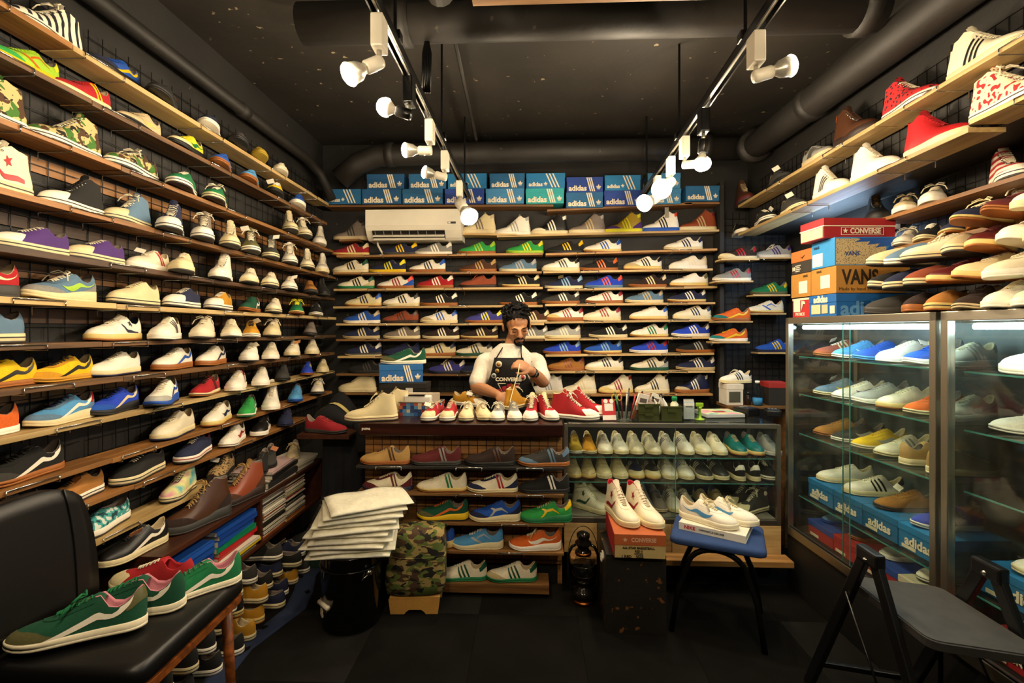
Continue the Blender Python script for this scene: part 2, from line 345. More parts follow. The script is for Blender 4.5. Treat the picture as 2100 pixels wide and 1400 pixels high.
LROWS = [((185, 112), (672, 415), 'p'), ((165, 185), (669, 457), 'b'), ((188, 310), (682, 514), 'o'), ((0, 377), (687, 569), 'o'), ((0, 495), (685, 613), 'd'), ((0, 604), (688, 651), 'p'),
         ((0, 697), (687, 690), 'b'), ((0, 793), (684, 724), 'b'), ((0, 894), (682, 762), 'p'), ((0, 999), (679, 805), 'o'), ((330, 967), (632, 857), 'o'), ((210, 1095), (360, 1035), 'p')]
LZ = []
for i, (a, b, w) in enumerate(LROWS):
    z = (onX(*a, LF).z+onX(*b, LF).z)/2; LZ.append(z)
    yend = min(3.72, onX(*b, LF).y+.02) if i < 10 else (3.25 if i == 10 else 2.35)
    cut = [1.55, 1.62, 1.74, 1.9, 2.05, 1.72, 1.66, 1.75, 1.85, 1.7, 1.8, 1.62][i]
    g = 'left wall shelf boards'
    brk = [cut-.28, cut+.12, cut+.7, cut+1.3, cut+1.75]
    shelf_y(.55, cut-.002, z, LF, .118, W_Y[w if i != 0 else 'o'], f'near half of the {ORD[i]} shelf board on the left wall', g, brk)
    shelf_y(cut, yend, z-.002, LF, .118, W_Y[w], f'far half of the {ORD[i]} shelf board on the left wall', g, brk)
print('LZ', [round(z, 3) for z in LZ])
def wire_grid(name, label, w, h, loc, rot, step=.05, stepz=.1):
    m = MB(); n = int(w/step)
    for i in range(n+1): m.box((i*step-.0012, -.0012, 0), (i*step+.0012, .0012, h))
    for j in range(int(h/stepz)+1): m.box((0, -.0036, j*stepz-.0012), (w, -.0012, j*stepz+.0012))
    t = tag(m.build(name, WIRE), label, 'wire grid'); t.location = loc; t.rotation_euler = rot; return t
for k in range(3):
    wire_grid('wire_grid', ['near', 'middle', 'far'][k]+' black wire grid panel on the left wall behind the shoes', .95, 1.95, (LX+.012, .75+k*.99, .62), (0, 0, R(90)), .06, .06)
for i, z in enumerate((LZ[2]-.06, LZ[3]-.055, LZ[4]-.05, LZ[5]-.05, LZ[7]-.04)):    # battens the grids are screwed to
    tag(MB().box((LX, .55, z-.025), (LX+.008, 3.7, z+.025)).build('batten', (W_ORANGE, W_DARK)[i % 2]), f'brown wall batten behind the {ORD[[2,3,4,5,7][i]]} left shelf', 'batten', 'left wall battens')
# back wall boards: pixel end points of each board's front top edge
BF = 3.655
BROWS = [('box', (667, 420), (1135, 419), 'b', ''), ('boxr', (1122, 429), (1420, 415), 'b', ''), ('h0', (695, 491), (735, 489), 'b', ''), ('h1', (945, 477), (1060, 479), 'p', ''), ('h2', (1019, 482), (1475, 470), 'p', ''),
    ('a1', (690, 523), (1113, 518), 'o', ''), ('b1', (1119, 519), (1471, 509), 'o', ''), ('a2', (683, 558), (1111, 556), 'o', ''), ('b2', (1114, 556), (1462, 550), 'p', ''),
    ('a3', (684, 592), (1113, 588), 'p', ''), ('b3', (1123, 592), (1471, 586), 'p', ''), ('a4', (683, 628), (1113, 625), 'p', ''), ('b4', (1118, 623), (1467, 619), 'p', ''),
    ('a5', (689, 663), (1116, 662), 'p', ''), ('b5', (1118, 659), (1466, 654), 'p', ''), ('a6', (689, 695), (1115, 695), 'b', ''), ('b6', (1117, 694), (1462, 690), 'p', ''),
    ('a7', (692, 730), (1115, 730), 'p', ''), ('b7', (1119, 727), (1465, 723), 'p', ''), ('a8', (689, 766), (1112, 767), 'b', ''), ('b8', (1121, 761), (1466, 760), 'p', ''),
    ('a9', (700, 805), (1085, 809), 'b', ''), ('b9', (1095, 809), (1462, 807), 'o', '')]
BB = {}
BNAME = {'box': 'left box shelf', 'boxr': 'right box shelf', 'h0': 'short shelf left of the air conditioner', 'h1': 'short shelf right of the air conditioner', 'h2': 'high-top shelf'}
for k in range(1, 10):
    BNAME[f'a{k}'] = f'{"first second third fourth fifth sixth seventh eighth ninth".split()[k-1]} back-left shelf'
    BNAME[f'b{k}'] = f'{"first second third fourth fifth sixth seventh eighth ninth".split()[k-1]} back-right shelf'
BRKX = bracket_mesh(.112, .016, .14)
for nm, a, b, w, _ in BROWS:
    p, q = onY(*a, BF), onY(*b, BF); BB[nm] = (p, q); d = q-p
    t = thing('shelf_board', ('wooden board of the ' if 'shelf' in BNAME[nm] and nm[0] in 'ab' and nm not in ('box', 'boxr') else 'wooden ')+BNAME[nm]+' on the back wall', 'shelf', p, 0, 'back wall shelf boards')
    t.rotation_euler = (0, -math.atan2(d.z, d.x), 0)
    dep = .118 if nm[:3] != 'box' else .14
    MB().box((0, 0, -.016), (d.length, dep, 0), bev=.0015).build('board', W_X[w], t)
    if nm[0] in 'ab' and nm[:3] != 'box':
        for x in (.33, .98): link('bracket', BRKX, CHROME, t, (x+random.uniform(-.06, .06), 0, 0), (0, 0, R(90)))
    if nm == 'boxr':
        MB().box((d.length-.2, .02, -.1), (d.length-.17, .024, -.016)).box((d.length-.2, .02, -.022), (d.length-.17, .13, -.016)).build('angle_bracket', STEEL, t)
for k in range(2):
    wire_grid('wire_grid', ['left', 'right'][k]+' black wire grid panel behind the back wall shelves', 1.3, 1.5, (-1.44+k*1.42, BY-.012, .55), (0, 0, 0), .05, .05)
# right wall boards
RF = 1.52
RZ = [(onX(1505, 433, RF).z+onX(1961, 138, RF).z)/2, (onX(1505, 488, RF).z+onX(1784, 335, RF).z)/2]
print('RZ', RZ)
shelf_y(.4, 2.2, RZ[0], RF, .128, W_PALE, 'near half of the top pale shelf board on the right wall', 'right wall shelf boards', [1.0, 1.55, 1.95], 1)
shelf_y(2.203, 3.62, RZ[0], RF, .128, W_PALE, 'far half of the top pale shelf board on the right wall', 'right wall shelf boards', [2.5, 3.1], 1)
shelf_y(.4, 1.74, RZ[1]+.012, RF, .128, W_PALE, 'near half of the second pale shelf board on the right wall', 'right wall shelf boards', [1.0, 1.5], 1)
shelf_y(1.745, 3.62, RZ[1]-.012, RF, .128, W_PALE, 'far half of the second pale shelf board on the right wall', 'right wall shelf boards', [2.1, 2.8], 1)
R3F = 1.75; R3Z = (onX(1790, 455, R3F).z+onX(2095, 352, R3F).z)/2; R4Z = (onX(1840, 508, R3F).z+onX(2095, 445, R3F).z)/2
print('R34', R3Z, R4Z)
shelf_y(.6, 2.55, R3Z, R3F, .2, W_ORANGE, 'upper brown shelf board in the right recess under the soffit', 'right wall shelf boards', [], 1)
shelf_y(.6, 2.55, R4Z, R3F, .2, W_ORANGE, 'lower brown shelf board in the right recess above the glass cabinets', 'right wall shelf boards', [], 1)
wire_grid('wire_grid', 'black wire grid panel behind the upper right wall shelves', 2.9, .36, (1.662, .7, 2.18), (0, 0, R(90)), .05, .06)
wire_grid('wire_grid', 'black wire grid panel in the alcove corner at the back right', .5, 1.4, (1.45, BY-.012, .95), (0, 0, 0), .05, .05)
wire_grid('wire_grid', 'black wire grid panel in the right recess behind the shoe shelves', 1.9, .6, (RXW-.012, .8, 1.56), (0, 0, R(90)), .05, .06)
# ------------------------------------------------------------------ shoes
def itp(x, tb):
    if x <= tb[0][0]: return tb[0][1]
    for (a, b), (c, d) in zip(tb, tb[1:]):
        if x <= c:
            t = (x-a)/(c-a) if c > a else 0; return b+(d-b)*t
    return tb[-1][1]
LOWY = [(.03, 0), (.045, .035), (.07, .06), (.12, .085), (.2, .096), (.27, .088), (.33, .062), (.4, .045), (.55, .034), (.61, .022), (.65, 0)]
HIY = [(.045, 0), (.055, .035), (.08, .06), (.13, .082), (.19, .086), (.25, .074), (.31, .054), (.36, .046), (.52, .038), (.58, .024), (.63, 0)]
SLY = [(.03, 0), (.045, .04), (.07, .065), (.14, .09), (.25, .104), (.36, .094), (.45, .062), (.51, .03), (.53, 0)]
ST = {
 'run': dict(L=.285, W=.158, th=[(0, .075), (.5, .065), (1, .05)], sp=.035, y=LOWY, z=[(.03, .36), (.06, .345), (.11, .27), (.17, .228), (.24, .222), (.29, .265), (.34, .345), (.38, .345), (.65, .222)], tc=.155, nl=6),
 'cup': dict(L=.285, W=.168, th=[(0, .095), (.5, .09), (1, .078)], sp=.022, y=LOWY, z=[(.03, .365), (.06, .35), (.11, .285), (.17, .248), (.24, .242), (.29, .285), (.34, .365), (.38, .365), (.65, .245)], tc=.185, nl=6),
 'can': dict(L=.29, W=.168, th=[(0, .10), (.5, .095), (1, .09)], sp=.02, y=LOWY, z=[(.03, .355), (.06, .34), (.11, .285), (.17, .258), (.24, .255), (.29, .30), (.34, .37), (.38, .365), (.65, .248)], tc=.195, nl=6),
 'jog': dict(L=.29, W=.163, th=[(0, .14), (.3, .13), (.6, .085), (1, .06)], sp=.045, y=LOWY, z=[(.03, .41), (.06, .385), (.11, .305), (.17, .265), (.24, .258), (.29, .30), (.34, .37), (.38, .37), (.65, .235)], tc=.165, nl=6),
 'hi': dict(L=.29, W=.164, th=[(0, .10), (.5, .095), (1, .09)], sp=.015, y=HIY, z=[(.04, .50), (.1, .49), (.2, .50), (.29, .55), (.63, .25)], tc=.195, nl=8),
 'bhi': dict(L=.295, W=.172, th=[(0, .105), (.5, .095), (1, .08)], sp=.022, y=HIY, z=[(.04, .54), (.07, .53), (.13, .485), (.2, .49), (.29, .57), (.63, .25)], tc=.185, nl=8),
 'boot': dict(L=.30, W=.178, th=[(0, .16), (.32, .15), (.36, .11), (.6, .1), (1, .1)], sp=.03, y=HIY, z=[(.04, .60), (.1, .58), (.2, .59), (.29, .64), (.63, .29)], tc=.21, nl=8),
 'slip': dict(L=.285, W=.17, th=[(0, .105), (.5, .1), (1, .095)], sp=.02, y=SLY, z=[(.03, .33), (.08, .31), (.2, .265), (.35, .275), (.53, .32)], tc=.20, nl=0),
}
for k_ in ('hi', 'bhi', 'boot'): ST[k_]['hi'] = True
for s in ST.values(): s['xt'] = s['y'][-1][0]; s['xh'] = s['y'][0][0]
def s_w(x, s):
    b = itp(x, [(0, .68), (.12, .68), (.35, .70), (.55, .86), (.7, 1), (.8, .99), (1, .93)]); e = 1
    if x < .15: e = math.sqrt(max(0, 1-(1-x/.15)**2))
    if x > .72: e = max(0, 1-((x-.72)/.28)**2.3)**.55
    return s['W']*b*e
def s_zb(x, s): return s['sp']*max(0, (x-.7)/.3)**2+s['sp']*.25*max(0, (.08-x)/.08)**2
def s_zs(x, s): return s_zb(x, s)+itp(x, s['th'])
def s_xo(x, s):
    x0 = s['xt']-.22
    if x > x0:
        q = (x-x0)/(1-x0); return x0+.22*(1-(1-q)**2.2)
    return s['xh']+(x0-s['xh'])*(x/x0)
def S(x, g, v, s, off=0):
    x = min(max(x, 0), 1)
    def pt(x, v):
        w = s_w(x, s); zs = s_zs(x, s); xo = s_xo(x, s); yo = itp(xo, s['y']); zo = itp(xo, s['z'])
        k = min(1, max(0, (x-.48)/.36)); k = k*k*(3-2*k)
        zc = (zs+.62*(zo-zs))*(1-k)+(s['tc']+.6*s_zb(x, s))*k
        hb = max(0, 1-x/.15)
        C = Vector((x*.75+xo*.25-(.028*hb if x < .15 else 0) if x < .8 else x-.05*(x-.8), w*1.06*g, zc))
        P = Vector((x, w*g, zs)); T = Vector((xo, yo*g, zo))
        q = P*(1-v)**2+C*2*v*(1-v)+T*v*v
        if s.get('hi') and x < .5: k = math.sin(math.pi*min(1, max(0, (v-.15)/.85)))*(1-x/.5); q.x += .03*k*max(0, 1-x/.12); q.y *= 1-.16*k
        return q
    p = pt(x, v)
    if off:
        e = 1e-3; xa, xb = max(0, x-e), min(1, x+e); va, vb = max(0, v-e), min(1, v+e)
        n = (pt(xb, v)-pt(xa, v)).cross(pt(x, vb)-pt(x, va))
        if n.length < 1e-12: n = Vector((x-.5, 0, .3))
        n.normalize(); c = Vector((min(max(x, .12), .8), 0, .1))
        if n.dot(p-c) < 0: n = -n
        p = p+n*off
    return p
def fin(mb, s, name, smooth=True, fix=True):
    L = s['L']
    for v in mb.v: v.x = (v.x-.5)*L; v.y *= L; v.z *= L
    return mb.mesh(name, smooth, fix)
def ringx(n=18): return [.5*(1-math.cos(math.pi*i/n)) for i in range(n+1)]
def ring_seq(n=18):
    xs = ringx(n); return [(x, 1) for x in xs]+[(x, -1) for x in xs[-2:0:-1]]
def strip(s, pts, g, off=.006, wd=3):          # ribbon on the side: pts (x, v, half width in x, half width in v)
    rows = []
    for x, v, hx, hv in pts: rows.append([S(x+hx*t, g, min(1, max(0, v+hv*t)), s, off) for t in [(-1+2*i/wd) for i in range(wd+1)]])
    return rows
def dens(pts, k=3):          # smooth curve through the ribbon's control points
    o = []; n = len(pts)
    for i in range(n-1):
        p0, p1, p2, p3 = pts[max(i-1, 0)], pts[i], pts[i+1], pts[min(i+2, n-1)]
        for j in range(k):
            t = j/k; o.append(tuple(.5*(2*b+(c-a)*t+(2*a-5*b+4*c-d)*t*t+(3*b-a-3*c+d)*t**3) for a, b, c, d in zip(p0, p1, p2, p3)))
    return o+[pts[-1]]
def star(s, cx, cv, r, g, off=.007):
    vs = [S(cx, g, cv, s, off)]; fs = []
    for i in range(10):
        a = math.pi*i/5+math.pi/2; q = r if i % 2 == 0 else r*.42
        vs.append(S(cx+q*math.cos(a), g, cv+q*3.4*math.sin(a), s, off))
    return vs, [[0, 1+i, 1+(i+1) % 10] for i in range(10)]
SM = {}
def shoe_mesh(shape, part, side=0):
    key = (shape, part, side)
    if key in SM: return SM[key]
    s = ST[shape]; m = MB(); seq = ring_seq(); n = len(seq); smooth = True
    hi = shape in ('hi', 'bhi', 'boot')
    if part == 'upper':
        m.grid([[S(x, g, v, s) for x, g in seq] for v in (0, .12, .26, .4, .55, .7, .85, 1)], True)
    elif part == 'lining':
        rows = [[S(x, g, 1, s) for x, g in seq]]
        for k, (f, dz) in enumerate(((.90, .006), (.84, -.03))):
            rows.append([Vector((.27+(p.x-.27)*(.985 if k == 0 else .97), p.y*f, p.z+dz)) for p in rows[0]])
        rows.append([Vector((.06+.80*x if shape != 'slip' else .06+.7*x, s_w(x, s)*.8*g, s_zs(x, s)+.03)) for x, g in seq])
        m.grid(rows, True); b = len(m.v)-n; m.f.append([b+i for i in range(n)])
    elif part in ('sole', 'outsole'):
        def ro(k, dx, zf): return [Vector((-.012*dx+(1+.024*dx)*x, (s_w(x, s)+.013*dx*min(1, 8*min(x, 1-x)+.0))*k*g, zf(x))) for x, g in seq]
        zb = lambda x: s_zb(x, s); zt = lambda x: s_zs(x, s)
        if part == 'sole': rows = [ro(.97, 1, lambda x: zb(x)+.02), ro(1.0, 1.1, lambda x: zb(x)+.03), ro(1, 1.2, lambda x: (zb(x)+zt(x))/2), ro(1, 1.1, lambda x: zt(x)+.004), ro(.98, .6, lambda x: zt(x)+.012), ro(.9, 0, lambda x: zt(x)+.006)]
        else: rows = [ro(.9, .6, lambda x: zb(x)), ro(.98, .9, lambda x: zb(x)+.002), ro(1, 1.15, lambda x: zb(x)+.012), ro(.99, 1.1, lambda x: zb(x)+.028)]
        m.grid(rows, True); m.f.append(list(range(n))[::-1]); b = len(m.v)-n; m.f.append([b+i for i in range(n)])
    elif part == 'foxing_stripe':
        def ro(zf): return [Vector((-.017+1.034*x, (s_w(x, s)+.0195*min(1, 8*min(x, 1-x)))*g, zf(x))) for x, g in seq]
        m.grid([ro(lambda x: s_zb(x, s)*.5+s_zs(x, s)*.5+.012), ro(lambda x: s_zb(x, s)*.5+s_zs(x, s)*.5+.026)], True)
    elif part == 'tongue':
        xt = s['xt']; x1 = .30 if not hi else .27; rows = []
        for i in range(7):
            t = i/6; xo = xt-.02+(x1-xt+.02)*t; yo = itp(xo, s['y'])*.98+.004; zo = itp(xo, s['z'])-.004
            if t > .8: k = (t-.8)/.2; xo += .03*k; zo += (.05 if hi else .035)*k; yo = max(yo*.8, .05)
            rows.append([Vector((xo, yo*c, zo+.014*(1-c*c)-.012*abs(c))) for c in (-1, -.6, 0, .6, 1)])
        m.grid(rows); m.grid([[v+Vector((-.02, 0, -.008)) for v in r] for r in rows])
    elif part in ('laces', 'laces_bow'):
        nl = s['nl']; x0, x1 = (.44, .80) if not hi else (.36, .80)
        for i in range(nl):
            x = x0+(x1-x0)*i/(nl-1); a, b = S(x, 1, .93, s, .008), S(x, -1, .93, s, .008); c = (a+b)/2+Vector((0, 0, .018))
            x2 = x-(x1-x0)/(nl-1)*.8; e = S(max(x0-.05, x2), -1, .95, s, .008) if i % 2 else S(max(x0-.05, x2), 1, .95, s, .008)
            m.tube([a, (a+c)/2+Vector((0, 0, .006)), c, (b+c)/2+Vector((0, 0, .006)), b], .011, 5, True, .6)
            if part == 'laces_bow' or i < 2:
                st_ = b if i % 2 == 0 else a
                m.tube([st_, (st_+e)/2+Vector((0, 0, .02)), e], .009, 5, True, .6)
        if part == 'laces_bow':
            t0 = S(x0, 1, 1, s); c = Vector((t0.x+.02, 0, t0.z+.03))
            for g in (-1, 1):
                m.tube([c, c+Vector((.02, .05*g, .03)), c+Vector((.05, .12*g, .0)), c+Vector((.08, .10*g, -.03)), c+Vector((.05, .04*g, 0)), c], .009, 5)
                m.tube([c, c+Vector((.04, .06*g, .0)), c+Vector((.10, .13*g, -.05)), c+Vector((.13, .16*g, -.12))], .009, 5)
    elif part == 'toe_cap':
        xs = [.80, .86, .91, .95, .98, 1.0]; sq = [(x, 1) for x in xs]+[(x, -1) for x in xs[-2::-1]]
        rows = [[S(x+(.0 if x > .95 else -.04*v), g, v*.72*(1 if x > .85 else .85), s, .007) for x, g in sq] for v in (0, .2, .4, .6, .8, 1)]
        m.grid(rows)
    elif part == 'toe_panel':
        xs = [.62, .70, .78, .86, .92, .96, .985, 1.0]; sq = [(x, 1) for x in xs]+[(x, -1) for x in xs[-2::-1]]
        rows = [[S(x, g, v*itp(x, [(.62, .12), (.78, .42), (.86, .5), (1, .46)]), s, .005) for x, g in sq] for v in (0, .33, .66, 1)]
        m.grid(rows)
    elif part == 'eyestay':
        xs = [.37, .46, .55, .64, .72, .8, .87, .93, .97, 1.0]; sq = [(x, 1) for x in xs]+[(x, -1) for x in xs[-2::-1]]
        m.grid([[S(x, g, 1-(.24-.08*max(0, (x-.7)/.3))*(1-v), s, .005) for x, g in sq] for v in (0, .5, 1)])
    elif part == 'heel_tab':
        xs = [.0, .02, .05, .085, .12]; sq = [(x, -1) for x in xs[::-1]]+[(x, 1) for x in xs[1:]]
        rows = [[S(x, g, .55+.45*v if hi is False else .72+.28*v, s, .006) for x, g in sq] for v in (0, .33, .66, 1)]
        m.grid(rows)
    elif part == 'heel_counter':
        xs = [.0, .02, .05, .1, .16, .22, .27]; sq = [(x, -1) for x in xs[::-1]]+[(x, 1) for x in xs[1:]]
        rows = [[S(x, g, v*itp(x, [(0, .6), (.1, .52), (.27, .1)])*(.7 if hi else 1), s, .005) for x, g in sq] for v in (0, .33, .66, 1)]
        m.grid(rows)
    elif part == 'eyelets':
        nl = s['nl']; x0, x1 = (.44, .80) if not hi else (.36, .80)
        for i in range(nl):
            for g in (-1, 1):
                c = S(x0+(x1-x0)*i/(nl-1), g, .90, s, .004); d = S(x0+(x1-x0)*i/(nl-1), g, .90, s, .012)-c
                m.tube([c, c+d], .013, 8)
    elif part == 'ankle_patch':
        for g in (side,):
            c = S(.15, g, .74, s, .005); d = (S(.15, g, .74, s, .012)-c); m.tube([c-d, c+d*.6], .05, 18); smooth = False
    elif part in DEC:
        for g in (side,):
            if part == 's3':
                for k in range(3):
                    b, t = .335+.078*k, .445+.078*k
                    m.grid(strip(s, dens([(b, .02, .019, 0), ((b+t)/2, .46, .019, 0), (t, .9, .019, 0)], 3), g))
            elif part == 's2':
                for k in range(2): m.grid(strip(s, dens([(.27+.07*k, .02, .02, 0), (.31+.07*k, .5, .02, 0), (.35+.07*k, .95, .02, 0)], 3), g))
            elif part == 'sw':
                m.grid(strip(s, dens([(.66, .56, .0, .02), (.60, .36, .012, .10), (.52, .24, .02, .14), (.43, .26, .015, .13), (.30, .40, .008, .09), (.17, .56, .004, .05), (.07, .68, .0, .01)], 3), g))
            elif part == 'fs':
                m.grid(strip(s, dens([(.68, .02, .05, 0), (.58, .12, .045, .035), (.46, .24, .035, .055), (.34, .36, .035, .055), (.23, .54, .045, .03), (.14, .78, .045, .0), (.11, .97, .05, 0)], 4), g))
            elif part == 'sc':
                m.add(*star(s, .33, .56, .055, g))
                m.grid(strip(s, dens([(.52, .62, .0, .07), (.46, .36, .0, .08), (.40, .16, .0, .07), (.25, .16, .0, .06), (.17, .14, 0, .05)], 2), g))
            elif part == 'br':
                m.grid(strip(s, dens([(.60, .80, .03, 0), (.50, .48, .03, 0), (.58, .1, .03, 0)], 3), g)); m.grid(strip(s, dens([(.50, .48, 0, .1), (.36, .46, 0, .09), (.24, .30, 0, .05)], 2), g))
            elif part == 'wv':
                m.grid(strip(s, dens([(.64, .72, .03, 0), (.56, .5, .03, 0), (.50, .3, .03, 0), (.40, .06, .03, 0)], 2), g)); m.grid(strip(s, dens([(.50, .5, .0, .06), (.36, .62, .0, .06), (.22, .55, 0, .03)], 2), g))
            elif part == 'pt':
                m.grid(strip(s, dens([(.62, .22, .0, .05), (.5, .3, 0, .07), (.36, .5, 0, .06), (.2, .52, 0, .06), (.13, .44, 0, .03)], 2), g))
    me = fin(m, s, part, smooth); SM[key] = me; return me
DEC = {'s3': ('side_stripes', '{} side stripes'), 's2': ('side_bars', '{} double bars'), 'sw': ('side_tick', '{} curved side mark'), 'fs': ('side_band', '{} sweeping side band'),
       'sc': ('star_and_chevron', '{} star and chevron'), 'br': ('side_arrow', '{} side arrow'), 'wv': ('side_wave', '{} side wave'), 'pt': ('side_flash', '{} side flash')}
NOUN = dict(run='low trainer', cup='court sneaker', can='canvas sneaker', jog='running shoe', hi='canvas high-top', bhi='leather high-top', boot='lace-up boot', slip='slip-on shoe')
WORD = dict(offwhite='off-white', sky='sky-blue', lightblue='pale-blue', royal='royal-blue', kelly='bright-green', orange2='orange', darkbrown='dark-brown', forest='dark-green', violet='violet-blue', slate='slate-blue', lemon='lemon-yellow', charcoal='charcoal', yellowed='yellowed', gum='gum-brown')
PATT = {}
def pattern(kind):
    if kind in PATT: return PATT[kind]
    m = bpy.data.materials.new('pattern_'+kind); PATT[kind] = m; m.use_nodes = True; nt = m.node_tree; N = nt.nodes; L = nt.links; b = N['Principled BSDF']; b.inputs['Roughness'].default_value = .85
    tc = N.new('ShaderNodeTexCoord'); mp = N.new('ShaderNodeMapping'); L.new(tc.outputs['Object'], mp.inputs[0])
    cr = N.new('ShaderNodeValToRGB'); cr.color_ramp.interpolation = 'CONSTANT'; E = cr.color_ramp.elements
    def ramp(items):
        E[0].position = items[0][0]; E[0].color = lin(items[0][1]); E[1].position = items[1][0]; E[1].color = lin(items[1][1])
        for p, c in items[2:]: e = E.new(p); e.color = lin(c)
    if kind in ('camo', 'woodland'):
        base, layers = ('#c0aa72', [('#3c6a22', .52, 24), ('#4a3018', .56, 28), ('#1c160e', .62, 30)]) if kind == 'camo' else ('#94804a', [('#566428', .5, 15), ('#46301a', .55, 17), ('#14110a', .59, 18)])
        mp.inputs['Scale'].default_value = (1, 1, 1.0 if kind == 'camo' else 1.7); prev = None
        for q, (c_, th_, sc_) in enumerate(layers):
            vo = N.new('ShaderNodeVectorMath'); vo.operation = 'ADD'; vo.inputs[1].default_value = (q*3.7, q*1.9, q*5.3); L.new(mp.outputs[0], vo.inputs[0])
            n_ = N.new('ShaderNodeTexNoise'); n_.inputs['Scale'].default_value = sc_; n_.inputs['Detail'].default_value = 1.2; n_.inputs['Distortion'].default_value = .5; L.new(vo.outputs[0], n_.inputs['Vector'])
            g_ = N.new('ShaderNodeMath'); g_.operation = 'GREATER_THAN'; g_.inputs[1].default_value = th_; L.new(n_.outputs[0], g_.inputs[0])
            x_ = N.new('ShaderNodeMix'); x_.data_type = 'RGBA'; L.new(g_.outputs[0], x_.inputs[0]); x_.inputs[7].default_value = lin(c_)
            if prev is None: x_.inputs[6].default_value = lin(base)
            else: L.new(prev, x_.inputs[6])
            prev = x_.outputs[2]
        L.new(prev, b.inputs['Base Color']); return m
    elif kind == 'leopard':
        nz = N.new('ShaderNodeTexVoronoi'); nz.inputs['Scale'].default_value = 75; out = nz.outputs['Distance']; ramp([(0, '#5a4020'), (.22, '#120d08'), (.42, '#a08050')])
    elif kind == 'check':
        nz = N.new('ShaderNodeTexVoronoi'); nz.inputs['Scale'].default_value = 60; out = nz.outputs['Distance']; ramp([(0, '#140b0b'), (.34, '#b51a1e')])
    elif kind == 'zebra':
        nz = N.new('ShaderNodeTexWave'); nz.inputs['Scale'].default_value = 9; nz.inputs['Distortion'].default_value = 5; nz.inputs['Detail'].default_value = 2; out = nz.outputs[0]; ramp([(0, '#141420'), (.36, '#e6dcc4')])
    elif kind == 'print':
        nz = N.new('ShaderNodeTexNoise'); nz.inputs['Scale'].default_value = 55; nz.inputs['Detail'].default_value = 0; out = nz.outputs[0]; ramp([(0, '#9a1c20'), (.36, '#e0cfa8'), (.66, '#9a1c20')])
    elif kind == 'redstripe':
        nz = N.new('ShaderNodeTexWave'); nz.bands_direction = 'Z'; nz.inputs['Scale'].default_value = 11; nz.inputs['Distortion'].default_value = 1.0; out = nz.outputs[0]; ramp([(0, '#a81c22'), (.5, '#e6dcc4')])
    elif kind == 'pastel':
        nz = N.new('ShaderNodeTexNoise'); nz.inputs['Scale'].default_value = 9; out = nz.outputs[0]; cr.color_ramp.interpolation = 'LINEAR'; ramp([(.35, '#5fb0b4'), (.48, '#d8d890'), (.6, '#d898a0')])
    elif kind == 'tealprint':
        nz = N.new('ShaderNodeTexNoise'); nz.inputs['Scale'].default_value = 60; nz.inputs['Detail'].default_value = 0; out = nz.outputs[0]; ramp([(0, '#123f44'), (.40, '#3f9a96'), (.63, '#cfd8cc')])
    elif kind == 'speckle':
        nz = N.new('ShaderNodeTexVoronoi'); nz.inputs['Scale'].default_value = 170; out = nz.outputs['Distance']; ramp([(0, '#2a241c'), (.30, '#bfab80')])
    elif kind == 'weave':
        nz = N.new('ShaderNodeTexChecker'); nz.inputs['Scale'].default_value = 90; out = nz.outputs['Fac']; ramp([(0, '#6e4a18'), (.5, '#8e6a2c')])
    L.new(mp.outputs[0], nz.inputs['Vector']); L.new(out, cr.inputs[0]); L.new(cr.outputs[0], b.inputs['Base Color'])
    return m
PWORD = dict(camo='camouflage', leopard='leopard-print', check='red-and-black patterned', zebra='black-and-white zebra', redstripe='red-and-white striped', pastel='pastel tie-dye', tealprint='teal printed', woodland='camouflage', speckle='speckled', weave='woven')
PWORD['print'] = 'red-print cream'
def cw(c): return PWORD.get(c) or WORD.get(c, c)
def smat(c, kind): return pattern(c) if c in PWORD else mat(c, kind)
UK = dict(run='suede', cup='leather', can='fabric', jog='suede', hi='fabric', bhi='leather', boot='leather', slip='fabric')
ROWS = {}
TAGM = MB().box((-.022, -.014, -.0006), (.022, .014, .0006)).mesh('price_tag'); 
